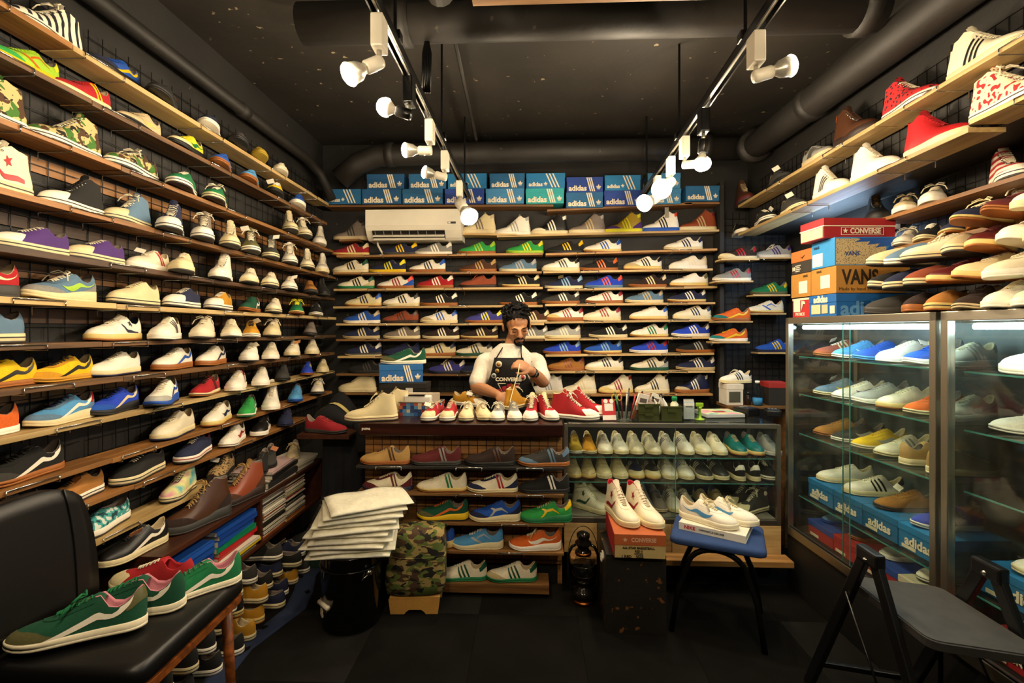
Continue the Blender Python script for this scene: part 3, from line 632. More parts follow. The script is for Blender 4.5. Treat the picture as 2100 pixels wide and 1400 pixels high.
def shoe(spec, loc, phi, row, order=0, pitch=0, roll=0, sc=1.0):
    """spec: 'shape main accent sole deco extras' ; phi = heading of the toe"""
    f = spec.split(); shape, main, acc, sole = f[:4]; dec = f[4] if len(f) > 4 else '-'; ex = {}
    for e in f[5:]:
        k, _, v = e.partition(':'); ex[k] = v or True
    root = bpy.data.objects.new('boot' if shape == 'boot' else 'sneaker' if shape != 'slip' else 'slip_on_shoe', None); COL.objects.link(root); root.empty_display_size = .03
    root.location = loc; root.rotation_euler = Euler((roll, -pitch, phi), 'XYZ'); root.scale = (sc,)*3
    def P(name, part, m, side=0): return link(name, shoe_mesh(shape, part, side), m, root)
    uk = UK[shape]
    P('sole', 'sole', mat(sole, 'rubber')); P('outsole', 'outsole', mat(ex.get('o', 'gum' if sole in ('gum', 'yellowed') else ('charcoal' if shape in ('can', 'hi', 'slip', 'boot') else sole)), 'rubber'))
    P('upper', 'upper', smat(main, uk)); P('lining', 'lining', mat(ex.get('i', 'beige' if main in ('white', 'offwhite', 'cream', 'ivory', 'red', 'yellow', 'mustard') else 'taupe'), 'fabric'))
    if ST[shape]['nl']:
        P('tongue', 'tongue', smat(ex.get('g', main), 'fabric'))
        lc = ex.get('l', 'offwhite' if shape in ('can', 'hi') or main in ('white', 'ivory', 'offwhite', 'cream') else main)
        P('laces', 'laces_bow' if (shape in ('can', 'hi') and order % 2 == 0 and 'nb' not in ex) or 'bow' in ex else 'laces', mat(lc, 'fabric'))
    if shape in ('can', 'hi') and 'nocap' not in ex: P('toe_cap', 'toe_cap', mat(ex.get('t', 'cream' if sole in ('cream', 'yellowed') else 'white'), 'rubber'))
    elif 't' in ex: P('toe_panel', 'toe_panel', mat(ex['t'], 'suede'))
    if shape in ('can', 'hi', 'slip') and 'nof' not in ex: P('foxing_stripe', 'foxing_stripe', mat(ex.get('f', 'charcoal'), 'rubber'))
    if shape in ('run', 'cup', 'jog', 'bhi'): P('eyestay', 'eyestay', smat(ex.get('e', main), 'leather' if shape != 'run' else 'suede'))
    if shape in ('hi', 'boot'): P('eyelets', 'eyelets', CHROME)
    if 'patch' in ex: [P('ankle_patch', 'ankle_patch', mat('white', 'rubber'), g) for g in (-1, 1)]
    if 'c' in ex: P('heel_counter', 'heel_counter', mat(ex['c'], 'suede'))
    if 'h' in ex or dec == 's3': P('heel_tab', 'heel_tab', mat(ex.get('h', acc), 'leather'))
    if dec in DEC:
        for g in (-1, 1): P(DEC[dec][0], dec, mat(acc, 'leather'), g)
    if 'tag' in ex:
        z = .098 if shape not in ('hi', 'bhi', 'boot') else .15
        link('price_tag', TAGM, mat('#e8e0cc' if ex['tag'] is True else ex['tag'], 'paper'), root, (.02, .03*(1 if order % 2 else -1), z), (R(50), R(15), R(20+order*40)))
    what = DEC[dec][1].format(cw(acc)) if dec in DEC else (f'{cw(acc)} lining' if 'i' in ex else f'{cw(ex["h"])} heel' if 'h' in ex else f'{cw(sole)} sole')
    look = f'{cw(main)} {NOUN[shape]} with {what}'
    root['category'] = 'boot' if shape == 'boot' else 'shoe'
    ROWS.setdefault(row, []).append((root, look, order)); return root
NUM = ['', 'first', 'second', 'third', 'fourth', 'fifth', 'sixth', 'seventh', 'eighth', 'ninth', 'tenth', 'eleventh', 'twelfth', 'thirteenth', 'fourteenth', 'fifteenth', 'sixteenth', 'seventeenth', 'eighteenth', 'nineteenth', 'twentieth', 'twenty-first', 'twenty-second', 'twenty-third', 'twenty-fourth', 'twenty-fifth', 'twenty-sixth', 'twenty-seventh', 'twenty-eighth', 'twenty-ninth', 'thirtieth']
def label_rows():
    for row, items in ROWS.items():
        items = sorted(items, key=lambda t: t[2]); looks = [l for _, l, _ in items]
        for i, (o, l, _) in enumerate(items):
            dup = [j for j, x in enumerate(looks) if x == l]
            lab = f'{l}, on {row}' if not row.startswith('@') else f'{l}, {row[1:]}'
            if len(dup) > 1:
                k = dup.index(i); w = 'leftmost such' if k == 0 and len(dup) == 2 else 'rightmost such' if len(dup) == 2 else NUM[k+1]+' such from left'
                rw = row[4:] if row.startswith('the ') else row.lstrip('@')
                lab = f'{l}, {w}, {rw}'
            o['label'] = lab; o['group'] = 'shoes '+('on ' if not row.startswith('@') else '')+row.lstrip('@')
# ------------------------------------------------------------------ furniture
GLASS = glass_mat('pane', '#f8fcfa'); GLASS_S = glass_mat('shelf', '#f4fbf7')
M_GEDGE = mat('#3f7f74', 'gloss'); M_PLINTH = mat('#0d0c0b', 'paint'); M_DARKWOOD = wood('#3c1a12', '#220d08', 'dark_red_counter', 'X', .28)
W_PLANK = wood('#a8743a', '#6c4620', 'counter_plank', 'X', .6); W_CAB = wood('#4a2413', '#2c140a', 'cabinet_red_brown', 'Y', .4)
def pane(t, lo, hi, name='pane', m=None):
    o = MB().box(lo, hi).build(name, m or GLASS, t); return o
SC_F, SC_N = Vector((1.44, 2.80, 0)), Vector((1.494, 1.84, 0)); SC_A = math.atan2((SC_N-SC_F).y, (SC_N-SC_F).x); SC_L = (SC_N-SC_F).length
ZB, ZT, SHELVES = .30, 1.515, (.52, .87, 1.09, 1.30)
def scw(u, w, z, case=0): return Vector((SC_F.x, SC_F.y, 0))+Matrix.Rotation(SC_A, 3, 'Z') @ Vector((u+case*(SC_L+.012), w, z))
def showcase(case, label):
    L, D = SC_L-.008, .42; t = thing('glass_showcase', label, 'showcase', scw(0, 0, 0, case), SC_A, 'tall glass showcases')
    MB().box((0, .01, 0), (L, D, ZB), bev=.003).build('plinth', M_PLINTH, t)
    for x in (0, L-.028):
        for y in (0, D-.03): MB().box((x, y, ZB), (x+.028, y+.03, ZT), bev=.003).build('post', STEEL, t)
    MB().box((0, 0, ZT-.035), (L, D, ZT), bev=.003).build('top_panel', STEEL, t)
    MB().box((.028, 0, ZB), (L-.028, .03, ZB+.045), bev=.003).build('bottom_rail', STEEL, t)
    MB().box((.028, .004, ZB+.045), (L-.028, .008, ZB+.05)).build('slide_channel', BLACKM, t)
    MB().box((.028, .03, ZB), (L-.028, D-.01, ZB+.012)).build('bottom_panel', M_PLINTH, t)
    MB().box((.028, D-.016, ZB), (L-.028, D-.01, ZT-.035)).build('back_panel', mat('#4a5150', 'plastic'), t)
    pane(t, (.028, .010, ZB+.045), (L*.52, .014, ZT-.035)); pane(t, (L*.46, .018, ZB+.045), (L-.028, .022, ZT-.035))
    for x, y in ((L*.52, .010), (L*.46, .018)): MB().box((x-.003, y-.0002, ZB+.045), (x, y+.0042, ZT-.035)).build('pane_edge', M_GEDGE, t)
    for x in (.012, L-.016): pane(t, (x, .03, ZB+.01), (x+.004, D-.03, ZT-.035), 'side_pane')
    for z in SHELVES:
        g = pane(t, (.03, .06, z-.006), (L-.03, D-.02, z), 'glass_shelf', GLASS_S)
        MB().box((.03, .058, z-.006), (L-.03, .06, z)).build('shelf_edge', M_GEDGE, g)
        for x in (.03, L-.04): MB().box((x, .06, z-.016), (x+.012, .1, z-.006)).build('shelf_clip', CHROME, t)
    lt = MB().tube([(.06, .07, ZT-.055), (L-.06, .07, ZT-.055)], .011, 10).build('fluorescent_tube', M_TUBE, t, True)
    MB().box((.03, .05, ZT-.043), (L-.03, .09, ZT-.035)).build('tube_holder', M_WHITEP, t)
    return t
showcase(0, 'tall steel-framed glass showcase full of sneakers, beside the glass counter')
showcase(1, 'tall steel-framed glass showcase at the right edge of the picture')
# cool wall lamp in the recess above the far showcase
t = thing('tube_lamp', 'cool white tube lamp in the recess behind the shoe boxes', 'lamp', (RXW-.05, 2.62, 1.98))
MB().box((0, 0, 0), (.03, .7, .03), bev=.003).build('holder', M_WHITEP, t); MB().tube([(-.012, .02, .012), (-.012, .68, .012)], .012, 10).build('glowing_tube', emit('recess_tube', '#b8dcff', TUBE*2.4), t, True)
# glass counter
GY = 2.785; gx0, gx1 = onY(1157, 868, GY).x, onY(1602, 868, GY).x; GZ = onY(1380, 868, GY).z; GB = .34; GD = .40
t = thing('glass_counter', 'low steel-framed glass counter full of sneaker pairs', 'counter', (gx0, GY, 0)); GL = gx1-gx0
for x in (0, GL-.022):
    for y in (0, GD-.022): MB().box((x, y, GB), (x+.022, y+.022, GZ-.004), bev=.002).build('post', STEEL, t)
for z0, z1 in ((GZ-.026, GZ), (GB, GB+.03)):
    MB().box((.022, 0, z0), (GL-.022, .02, z1), bev=.003).build('front_rail', STEEL, t); MB().box((.022, GD-.02, z0), (GL-.022, GD, z1), bev=.003).build('back_rail', STEEL, t)
pane(t, (.02, .02, GZ-.008), (GL-.02, GD-.02, GZ-.002), 'top_glass'); pane(t, (.022, .006, GB+.03), (GL*.52, .010, GZ-.026)); pane(t, (GL*.50, .012, GB+.03), (GL-.022, .016, GZ-.026))
MB().box((GL*.52-.003, .0055, GB+.03), (GL*.52, .0105, GZ-.026)).build('pane_edge', M_GEDGE, t)
GS = [onY(1380, 936, GY+.05).z, onY(1380, 987, GY+.05).z, GB+.035]
for z in GS[:2]:
    g = pane(t, (.022, .03, z-.006), (GL-.022, GD-.02, z), 'glass_shelf', GLASS_S); MB().box((.022, .0285, z-.006), (GL-.022, .03, z)).build('shelf_edge', M_GEDGE, g)
MB().box((.022, .02, GB), (GL-.022, GD, GB+.034)).build('bottom_panel', mat('#7a7466', 'paint'), t); MB().box((0, GD-.006, GB), (GL, GD, GZ-.03)).build('back_panel', M_PLINTH, t)
for x in (-.004, GL): pane(t, (x, .022, GB+.03), (x+.004, GD-.022, GZ-.026), 'side_pane')
for k, (x0, x1) in enumerate(((0, GL*.5), (GL*.5+.003, GL))): MB().box((x0, .0, .17), (x1, .02, GB-.002), bev=.002).build('base_plank', W_X['p'], t)
MB().box((0, .12, 0), (GL, .14, .17)).build('kick_board', M_PLINTH, t)
tag(MB().box((gx0+.03, GY-.10, .15), (gx1+.02, GY-.005, .182), bev=.003).build('plank', W_X['o']), 'rough pine plank lying below the glass counter', 'plank')
# wooden counter with display shelves
CY = 2.66; cx0, cx1 = onY(738, 893, CY).x, onY(1155, 893, CY).x; CTZ = onY(940, 869, CY).z
t = thing('wooden_counter', 'wooden counter with dark red-brown top and plank front', 'counter', (cx0, CY, 0)); CLn = cx1-cx0
MB().box((0, 0, CTZ-.068), (CLn, .50, CTZ), bev=.004).build('worktop', M_DARKWOOD, t)
z = .12; k = 0
while z < CTZ-.07:
    z1 = min(z+.118, CTZ-.07); xs = [0, CLn*(.36+.13*(k % 3)), CLn]
    for x0, x1 in zip(xs, xs[1:]): MB().box((x0, .085+.004*((k*3) % 2), z), (x1-.003, .105, z1-.003), bev=.002).build('front_plank', W_PLANK, t)
    z = z1; k += 1
for x in (0, CLn-.025): MB().box((x, .105, 0), (x+.025, .48, CTZ-.068)).build('side_panel', W_PLANK, t)
MB().box((.02, .12, 0), (CLn-.02, .13, .12)).build('kick_board', M_PLINTH, t)
m = MB()
for i in range(int(CLn/.05)+1): m.box((i*.05, .078, .13), (i*.05+.0025, .0805, CTZ-.07))
for j in range(15): m.box((0, .0755, .14+j*.05), (CLn, .078, .1425+j*.05))
m.build('wire_grid', WIRE, t)
link('puma_lettering', text_mesh('puma', .02, .0006), mat('white', 'plastic'), t, (.035, -.0008, CTZ-.034), (R(90), 0, 0)).scale = (.022, .022, 1)
DZ = []
for k, (yy, w, x0, x1) in enumerate(((957, 'd', 0, 1), (1012, 'b', 0, 1), (1072, 'b', .22, 1.0), (1130, 'b', .2, 1.0), (1180, 'b', .36, .93))):
    yf = 2.60; z = onY(940, yy, yf).z; DZ.append(z); a = cx0+CLn*x0; b = cx0+CLn*x1
    if k == 4: z = DZ[4] = .075
    u = thing('display_shelf', f'{["top", "second", "third", "fourth", "lowest"][k]} narrow shelf on the front of the wooden counter', 'shelf', (a, yf, z), 0, 'counter front shelves')
    MB().box((0, 0, -.014 if k < 4 else -.05), (b-a, .13, 0), bev=.0015).build('board', {'d': W_X['b'], 'b': W_X['b']}[w] if k else mat('#191613', 'paint'), u)
    for x in (.18, .62, .95):
        if k < 4 and x < b-a-.1: link('bracket', BRKX, CHROME, u, (x, 0, 0), (0, 0, R(90)))
# left magazine cabinet
CX = -1.40; ctop = (onX(330, 1135, CX).z+onX(537, 1023, CX).z+onX(661, 940, CX).z)/3; cbot = onX(537, 1112, CX).z
cy0, cy1 = 1.78, onX(662, 940, CX).y
t = thing('low_cabinet', 'low red-brown open cabinet holding magazines under the left shelves', 'cabinet', (CX, cy0, 0)); CLy = cy1-cy0; cd = CX-LX-.01
MB().box((-cd, 0, ctop-.022), (0, CLy, ctop), bev=.002).build('top_board', W_CAB, t); MB().box((-cd, 0, cbot-.02), (0, CLy, cbot), bev=.002).build('bottom_board', W_CAB, t)
for y in (0, onX(537, 1023, CX).y-cy0-.01, CLy-.02): MB().box((-cd, y, cbot), (-.002, y+.02, ctop-.022)).build('upright', W_CAB, t)
MB().box((-cd, 0, cbot), (-cd+.008, CLy, ctop-.02)).build('back_panel', W_CAB, t)
for y in (.05, CLy-.1): MB().box((-cd, y, 0), (-cd+.08, y+.06, cbot-.02)).build('leg', W_CAB, t)
print('ctop', ctop, cbot, cy1, 'GS', GS, GZ, 'CTZ', CTZ, 'DZ', DZ)
# ------------------------------------------------------------------ shoes on the left wall: "px spec" per line, toes towards the shop front
LEFT = ["""95 hi zebra white white - nocap
235 jog blue yellow black fs t:navy o:black
335 run black tan charcoal - h:orange o:black
432 run navy red white fs
490 jog charcoal pink black s2 o:black
531 run gold yellow gold - o:gold
576 run offwhite cream offwhite -""",
"""45 jog lime orange yellow wv h:lemon t:kelly
168 jog red yellow cream s2 o:gum
285 run beige yellowed black sw o:black
382 jog lemon green black sw t:cream o:black
455 run blue lightblue gum sw o:gum
513 run sky gold gum sw o:gum
566 jog yellow slate black sw e:white l:white tag
612 jog blue yellow white sw""",
"""-45 hi camo white white - nocap
135 hi camo olive white - nocap
272 can camo black white - nocap
375 can green white white - nocap o:darkbrown
443 can green cream cream - nocap o:darkbrown
594 hi cream white cream - nocap
622 hi ivory white cream - nocap
656 bhi white black white s2""",
"""-35 hi offwhite red cream sc nocap
150 hi black white white - l:black
264 hi slate white cream -
352 hi navy white white -
418 hi taupe white white -
472 hi cream olive cream - nocap
514 hi olive white white - nocap tag
556 hi charcoal white cream - nocap tag
594 hi white cream white - nocap
630 hi ivory cream cream - nocap
661 bhi white black cream s3""",
"""65 can purple white cream - t:white
198 can purple white cream - t:cream
306 cup offwhite red white s2 tag
376 can cream white cream - nocap nof
455 hi white silver white - nocap nof
513 cup ivory cream cream - o:charcoal
555 can ivory cream cream - nocap
594 can white charcoal white - nocap tag
636 jog tan beige charcoal -
661 hi black black black - nocap nof l:black t:black""",
"""-60 jog red cream charcoal sw
125 jog slate lime cream sw t:grey c:grey l:offwhite bow
277 can cream black cream - nocap l:cream
375 can navy white white - t:white
450 can mustard white white - t:white
513 run forest white gum fs
563 can ivory white cream - nocap
609 run green white yellowed fs bow l:lemon
648 run black white white s3""",
"""-55 can slate cream cream - nocap
235 cup white navy yellowed sc i:navy tag
341 cup white black white s3
418 can offwhite white offwhite - nocap nof bow
474 cup ivory cream white - o:charcoal
515 run mustard gold white fs l:black tag
560 can cream beige cream - nocap nof bow
637 run taupe grey charcoal -""",
"""-10 run yellow black gum fs
125 run yellow black mustard fs t:mustard e:mustard l:charcoal
236 cup white cream cream - o:navy
355 cup white blue gum fs o:gum
434 cup white navy gum fs o:gum
513 can white cream white - nocap nof tag
556 cup offwhite navy white -
601 can ivory coral cream - nocap nof tag:#c98a50
640 cup ivory silver cream -""",
"""-60 run orange cream white -
125 jog sky white cream fs t:slate e:slate l:navy h:red c:slate
232 jog royal cream black fs t:blue l:navy o:black
334 jog white blue blue fs t:silver o:black
422 run red black cream s2 l:black o:gum
486 cup white red white s2 i:red
536 cup white navy white sc
580 run charcoal coral black -
630 run royal lemon gum s3
662 cup cream offwhite cream -""",
"""40 run black white gum fs t:charcoal
357 cup offwhite cream cream - o:navy tag
446 cup white navy yellowed sw o:gum
509 run kelly white white sw o:green
557 bhi white silver white sc
607 run sky yellow blue sw t:sky
652 jog white sky charcoal s2 bow""",
"""0 can silver crimson beige - nocap bow
150 can tan white white - nocap l:black tag:#d08a50
285 can black white cream - nocap
398 can navy red white - nocap f:red i:red
478 run white red white sw
536 cup black white white sc
586 run navy mustard navy fs""",
"""212 slip tealprint white white - nof
368 hi pastel white cream - nocap
455 can leopard black black - nocap nof l:black tag"""]
for i, txt in enumerate(LEFT):
    rowname = f'the {ORD[i]} left-wall shelf'
    lines = [l.split(' ', 1) for l in txt.split('\n')]; ys = [onX(float(p), 0, -1.56).y for p, _ in lines]
    for k, (px, spec) in enumerate(lines):
        px = float(px); f = min(1, max(0, (ys[k]-1.45)/1.5)); gap = min([abs(ys[k]-y) for j, y in enumerate(ys) if j != k])
        yaw = R(3+20*f); sc_ = .95
        if ys[k] < 1.95: sc_ = min(.95, max(.82, gap/.288))
        elif gap < .245: yaw = max(yaw, math.asin(min(.85, .098/gap))); sc_ = .92
        elif gap < .285: sc_ = max(.86, gap/.288)
        L = ST[spec.split()[0]]['L']*sc_
        X = LX+.012+L/2*math.sin(yaw)+.05*math.cos(yaw); X = max(X, -1.60)
        if i == 11: sc_ *= .9
        shoe(spec+(' nb' if i > 3 else ''), (X, onX(px, 0, X).y, LZ[i]+.001), R(-90)+yaw+R(random.uniform(-2, 2)), rowname, k, sc=sc_)
# ------------------------------------------------------------------ back wall rows
BACK = {'h0': ['719 bhi taupe charcoal beige s3'],
 'h2': ['980 bhi cream taupe cream s3 h:beige', '1051 bhi white silver white s3', '1127 bhi black white cream s3 t:offwhite', '1204 bhi taupe sand cream s3 h:silver', '1279 bhi gold lemon lemon s3 t:purple c:purple', '1354 bhi white black blue s3 h:coral', '1431 bhi rust beige cream s3 h:wine'],
 'a1': ['719 run crimson cream yellowed s3', '818 run navy yellow charcoal s3', '889 run grey white white s3', '978 run kelly lime gum s3', '1076 run kelly lemon lime s3 i:lemon'],
 'b1': ['1158 run black yellow black s3', '1235 run white blue yellowed s3', '1401 run white navy cream s3'],
 'a2': ['719 run offwhite black cream s3 h:forest', '795 run navy lemon yellow s3', '876 run white navy gum s3 h:blue', '980 run brown camel gum s3', '1062 run slate silver cream s3'],
 'b2': ['1150 cup white black cream s3', '1228 run black orange gum s3', '1318 cup white black yellowed s3 t:sand', '1411 cup white ivory white s3'],
 'a3': ['730 run ivory black green s3 h:forest c:beige', '811 run white crimson gum s3 h:coral c:blue', '892 run red white gum s3 h:white', '980 run rust brown darkbrown - bow', '1068 run black cream yellowed s3 tag'],
 'b3': ['1156 run navy lightblue cream s3 tag:#e0c890', '1238 run royal coral slate s3', '1328 run darkbrown cream gum s3', '1413 cup white cream yellowed - h:olive'],
 'a4': ['745 run cream navy yellowed s3 h:blue', '823 run white black cream s3 c:white', '900 run black white gum s3 h:white', '1063 run black white gum s3 h:white'],
 'b4': ['1150 run charcoal white gum s3 h:white', '1239 run white crimson gum s3', '1321 run slate sand cream s3 l:sand', '1408 run navy white yellowed s3'],
 'a5': ['742 run blue ivory white s3 h:beige', '821 run rust brown darkbrown s3', '900 run white blue cream s3 t:sand tag', '992 run violet lemon gum s3', '1088 run brown cream beige s3'],
 'b5': ['1158 cup white crimson gum s3 t:yellowed', '1234 cup offwhite crimson cream s3', '1330 cup white ivory yellowed - h:blue', '1419 cup ivory navy cream s3'],
 'a6': ['741 run navy cream sand s3', '824 run taupe ivory cream s3', '904 run darkbrown white cream s3', '983 run darkbrown cream yellowed s3', '1085 run grey white cream s3'],
 'b6': ['1152 run silver ivory cream s3', '1247 run black white cream s3', '1331 run white green yellowed s3', '1416 run royal white white s3'],
 'a7': ['745 run navy white charcoal s3 o:cream', '823 run navy slate navy -', '897 run cream navy gum s3', '972 run ivory black forest s3'],
 'b7': ['1152 run royal lightblue gum s3', '1236 run blue lightblue yellowed s3', '1330 run royal red white s3', '1426 run black silver gum s3'],
 'a8': ['751 run black charcoal black s3', '916 run violet white navy s3 l:cream bow', '978 run navy white charcoal s3'],
 'b8': ['1160 run tan rust gum s3', '1239 cup white black cream s3', '1331 run offwhite black forest s3 c:silver', '1426 run navy white sand s3 l:white'],
 'a9': ['733 bhi cream black cream - h:black'],
 'b9': ['1120 bhi white silver cream s3', '1188 bhi ivory cream cream s3', '1263 bhi ivory crimson yellowed s3 t:yellowed', '1337 bhi ivory black cream s3', '1419 bhi navy white gum s3 t:beige']}
for nm, items in BACK.items():
    p, q = BB[nm]
    for k, line in enumerate(items):
        px, spec = line.split(' ', 1); yc = BF+.066; X = onY(float(px), 0, yc).x; t = (X-p.x)/(q.x-p.x); z = p.z+(q.z-p.z)*t
        if nm == 'h2' and k == 0: z = BB['h1'][0].z
        shoe(spec, (X, yc, z+.0015), R(180)+R(random.uniform(-2.5, 3)), 'the '+BNAME[nm], k, sc={'b9': .87, 'h2': .94, 'h0': .9}.get(nm, 1.0))
# alcove in the back right corner
ALC = [(1516, 531, 'run darkbrown red cream s3 t:cream'), (1504, 576, 'run grey red white s3'), (1503, 658, 'run orange yellow gum fs t:teal'), (1497, 700, 'run orange yellow white fs t:teal l:yellow'),
       (1588, 528, 'run silver purple white s3 l:white bow'), (1580, 604, 'run green yellow olive s3'), (1572, 642, 'run offwhite blue yellowed wv'), (1590, 722, 'run blue yellow navy s3')]
for k, (px, py, spec) in enumerate(ALC):
    yc = 3.60 if k < 4 else 3.70; p = onY(px, py, yc-.03)
    u = thing('shelf_board', f'short {"light" if k % 2 else "brown"} board holding the {cw(spec.split()[1])} shoe at {py}'[:0]+f'short shelf under the {cw(spec.split()[1])} and {cw(spec.split()[2])} shoe in the alcove, {["upper", "second", "third", "lowest"][k%4]} {"left" if k < 4 else "right"}', 'shelf', (p.x-.14, yc-.06, p.z), 0, 'alcove shelves')
    MB().box((0, 0, -.012), (.27, .12, 0), bev=.0015).build('board', W_X['p'], u)
    MB().tube([(.05, .0, -.016), (.05, .185 if k < 4 else .095, -.016)], .0025, 6).build('bracket', CHROME, u); MB().tube([(.2, .0, -.016), (.2, .185 if k < 4 else .095, -.016)], .0025, 6).build('bracket', CHROME, u)
    shoe(spec, (p.x, yc, p.z+.001), R(180), '@in the back right alcove', k, sc=.95)
# ------------------------------------------------------------------ right wall rows
RIGHT = [(0, '2025 bhi ivory black cream s3|1868 hi check white white - nocap|1757 boot brown tan darkbrown - h:orange|1682 jog grey black beige s3|1605 run charcoal black black - tag|1532 boot brown sand maroon - l:sand'),
         (1, '2078 hi print white white - nocap|1922 bhi red red cream - i:red l:red|1796 bhi white black white - h:grey|1708 bhi white black white s3 h:black|1632 run charcoal black cream - tag|1575 can black white white - nocap tag|1523 cup black white white s2')]
for r, txt in RIGHT:
    for k, line in enumerate(txt.split('|')):
        px, spec = line.split(' ', 1); y0 = onX(float(px), 0, 1.59).y; X = 1.587; Y = onX(float(px), 0, X).y
        far = min(1, max(0, (y0-1.9)/1.5))
        shoe(spec, (X-.02*far, Y, (RZ[0], RZ[1]+(.012 if Y < 1.74 else -.012))[r]+.001), R(-90)-R(10*far), f'the {("top", "second")[r]} right-wall shelf', -k, sc=1.0)
for k, (px, spec, z, h) in enumerate([(1797, 'boot black camel black - g:mustard', R3Z, -120), (1858, 'cup beige white white - bow', R3Z, -130), (1917, 'cup white black white s2 bow', R3Z, -135), (2068, 'hi redstripe white white - nocap', R3Z, -120)]):
    p = onX(px, 0, R3F+.10); shoe(spec, (p.x, p.y, z+.001), R(h), 'the upper recess shelf', -k)
for k, (px, spec, z, h) in enumerate([(1862, 'run white navy white s3 bow', R4Z, -140), (1908, 'run black white cream fs l:white', R4Z, -140), (1962, 'run navy white yellowed s3 l:white', R4Z, -140), (2022, 'run charcoal tan gum - tag o:gum', R4Z, -140), (2098, 'hi white cream white - nocap', R4Z, -130)]):
    p = onX(px, 0, R3F+.10); shoe(spec, (p.x, p.y, z+.001), R(h), 'the lower recess shelf', -k)
# ------------------------------------------------------------------ counter front shelves
DISP = [(0, '790 run camel brown gum s2 l:brown|894 run maroon grey charcoal s2 t:maroon|1004 run darkbrown brown black s2|1115 run charcoal slate gum s2 t:slate h:slate'),
        (1, '795 run ivory maroon navy s2 t:maroon c:maroon e:maroon|906 run ivory green yellowed s2|1010 run ivory red cream s2 t:navy c:navy e:navy|1115 run black white black s2'),
        (2, '908 jog forest orange yellow fs t:olive l:orange o:black|1015 jog blue silver cream br t:navy c:navy|1119 jog kelly yellow green br l:cream h:yellow'),
        (3, '880 jog blue mustard yellowed wv|979 jog sky silver cream wv l:white|1097 jog orange white white sw l:cream bow'),
        (4, '947 run ivory forest green s3|1049 run ivory forest green s3 t:sand')]
for r, txt in DISP:
    for k, line in enumerate(txt.split('|')):
        px, spec = line.split(' ', 1); yc = 2.655; X = onY(float(px), 0, yc).x
        shoe(spec, (X, yc, DZ[r]+.001), R(180), f'the {["top", "second", "third", "fourth", "lowest"][r]} counter-front shelf', k, sc=.97)
# ------------------------------------------------------------------ sneaker pairs inside the glass counter, toes to the front
GC = [(0, '1182 run gold olive white -|1211 run mustard olive cream -|1243 cup white silver cream s3|1275 cup white silver cream s3|1308 cup ivory silver cream s3|1342 cup ivory silver cream s3|1377 cup white navy cream s3|1411 cup white navy cream s3|1447 cup ivory cream cream -|1481 cup ivory cream cream -|1521 cup teal aqua yellowed - l:sand|1557 cup teal aqua yellowed - l:sand|1592 cup grey silver silver -'),
      (1, '1178 cup beige cream yellowed -|1209 cup sand cream yellowed -|1241 cup cream ivory cream - l:cream|1274 cup cream ivory cream - l:cream|1308 cup navy white yellowed s3 t:cream|1342 cup black white yellowed s3 t:cream|1377 cup white navy cream s3|1411 cup white blue cream s3|1449 cup charcoal white cream s3|1484 cup charcoal white cream s3|1518 cup black white cream - h:white|1550 cup black white cream - h:white|1582 can black white white - nocap'),
      (2, '1326 bhi grey taupe beige -|1357 run taupe grey beige - l:charcoal|1388 cup white black cream s3|1416 cup white black cream s3|1454 cup sand taupe navy -|1486 cup sand taupe navy -')]
for r, txt in GC:
    for k, line in enumerate(txt.split('|')):
        px, spec = line.split(' ', 1); yc = GY+.19; X = onY(float(px), 0, yc-.1).x
        heel = 'h:white' in spec and 'black' in spec
        shoe(spec, (X, yc, GS[r]+.001), R(90 if heel else -90)+R(random.uniform(-3, 3)), f'the {["upper", "middle", "lower"][r]} glass-counter level', k, sc=.90)
for k, (px, py, spec, dz, dy, h) in enumerate([(1214, 0, 'bhi ivory forest cream sc', 0, .09, -35), (1222, 0, 'bhi ivory forest cream sc', 0, .22, -30), (1543, 0, 'hi charcoal white cream - patch', 0, .09, 205), (1540, 0, 'hi charcoal white cream - patch', 0, .22, 205)]):
    X = onY(px, 0, GY+.1).x; shoe(spec, (X, GY+dy+.02, GS[2]+.001), R(h), '@in the glass counter corner', k, sc=.88)
# ------------------------------------------------------------------ shoe boxes
def trefoil_mesh():
    if 'tref' in SM: return SM['tref']
    m = MB()
    def leaf(ang, w, h):
        pts = []
        for i in range(13):
            t = i/12; x = w*math.sin(math.pi*t)*(1-.25*t); y = h*t; pts.append((x, y))
        poly = pts+[(-x, y) for x, y in pts[-2:0:-1]]; c, s_ = math.cos(ang), math.sin(ang)
        m.prism([(x*c-y*s_, x*s_+y*c-.12) for x, y in poly], 0, .0008)
    leaf(0, .2, .75); leaf(R(52), .17, .62); leaf(R(-52), .17, .62)
    for k in range(3): m.box((-.34+.05*k, -.2-.085*k, 0), (.34-.05*k, -.155-.085*k, .0008))
    SM['tref'] = m.mesh('emblem'); return SM['tref']
def stripes3(mb, x, z0, z1, w, gap, sl, y):
    for k in range(3):
        a = x+k*gap; mb.add([(a, y, z0), (a+w, y, z0), (a+w-sl, y, z1), (a-sl, y, z1), (a, y+.0006, z0), (a+w, y+.0006, z0), (a+w-sl, y+.0006, z1), (a-sl, y+.0006, z1)], [[0, 1, 2, 3], [7, 6, 5, 4], [0, 4, 5, 1], [1, 5, 6, 2], [2, 6, 7, 3], [3, 7, 4, 0]])
def shoebox(label, loc, rz, size, body, lid, cat='shoe box', group=None, lidh=.035, proud=.002):
    """origin at bottom front-left; front face is -Y local, end face is -X local"""
    w, d, h = size; t = thing('shoe_box', label, cat, loc, rz, group)
    MB().box((0, 0, 0), (w, d, h-.003), bev=.002).build('body', body, t); MB().box((-proud, -proud, h-lidh), (w+proud, d+proud, h), bev=.002).build('lid', lid, t); return t
WH = mat('#e9dcc0', 'card')
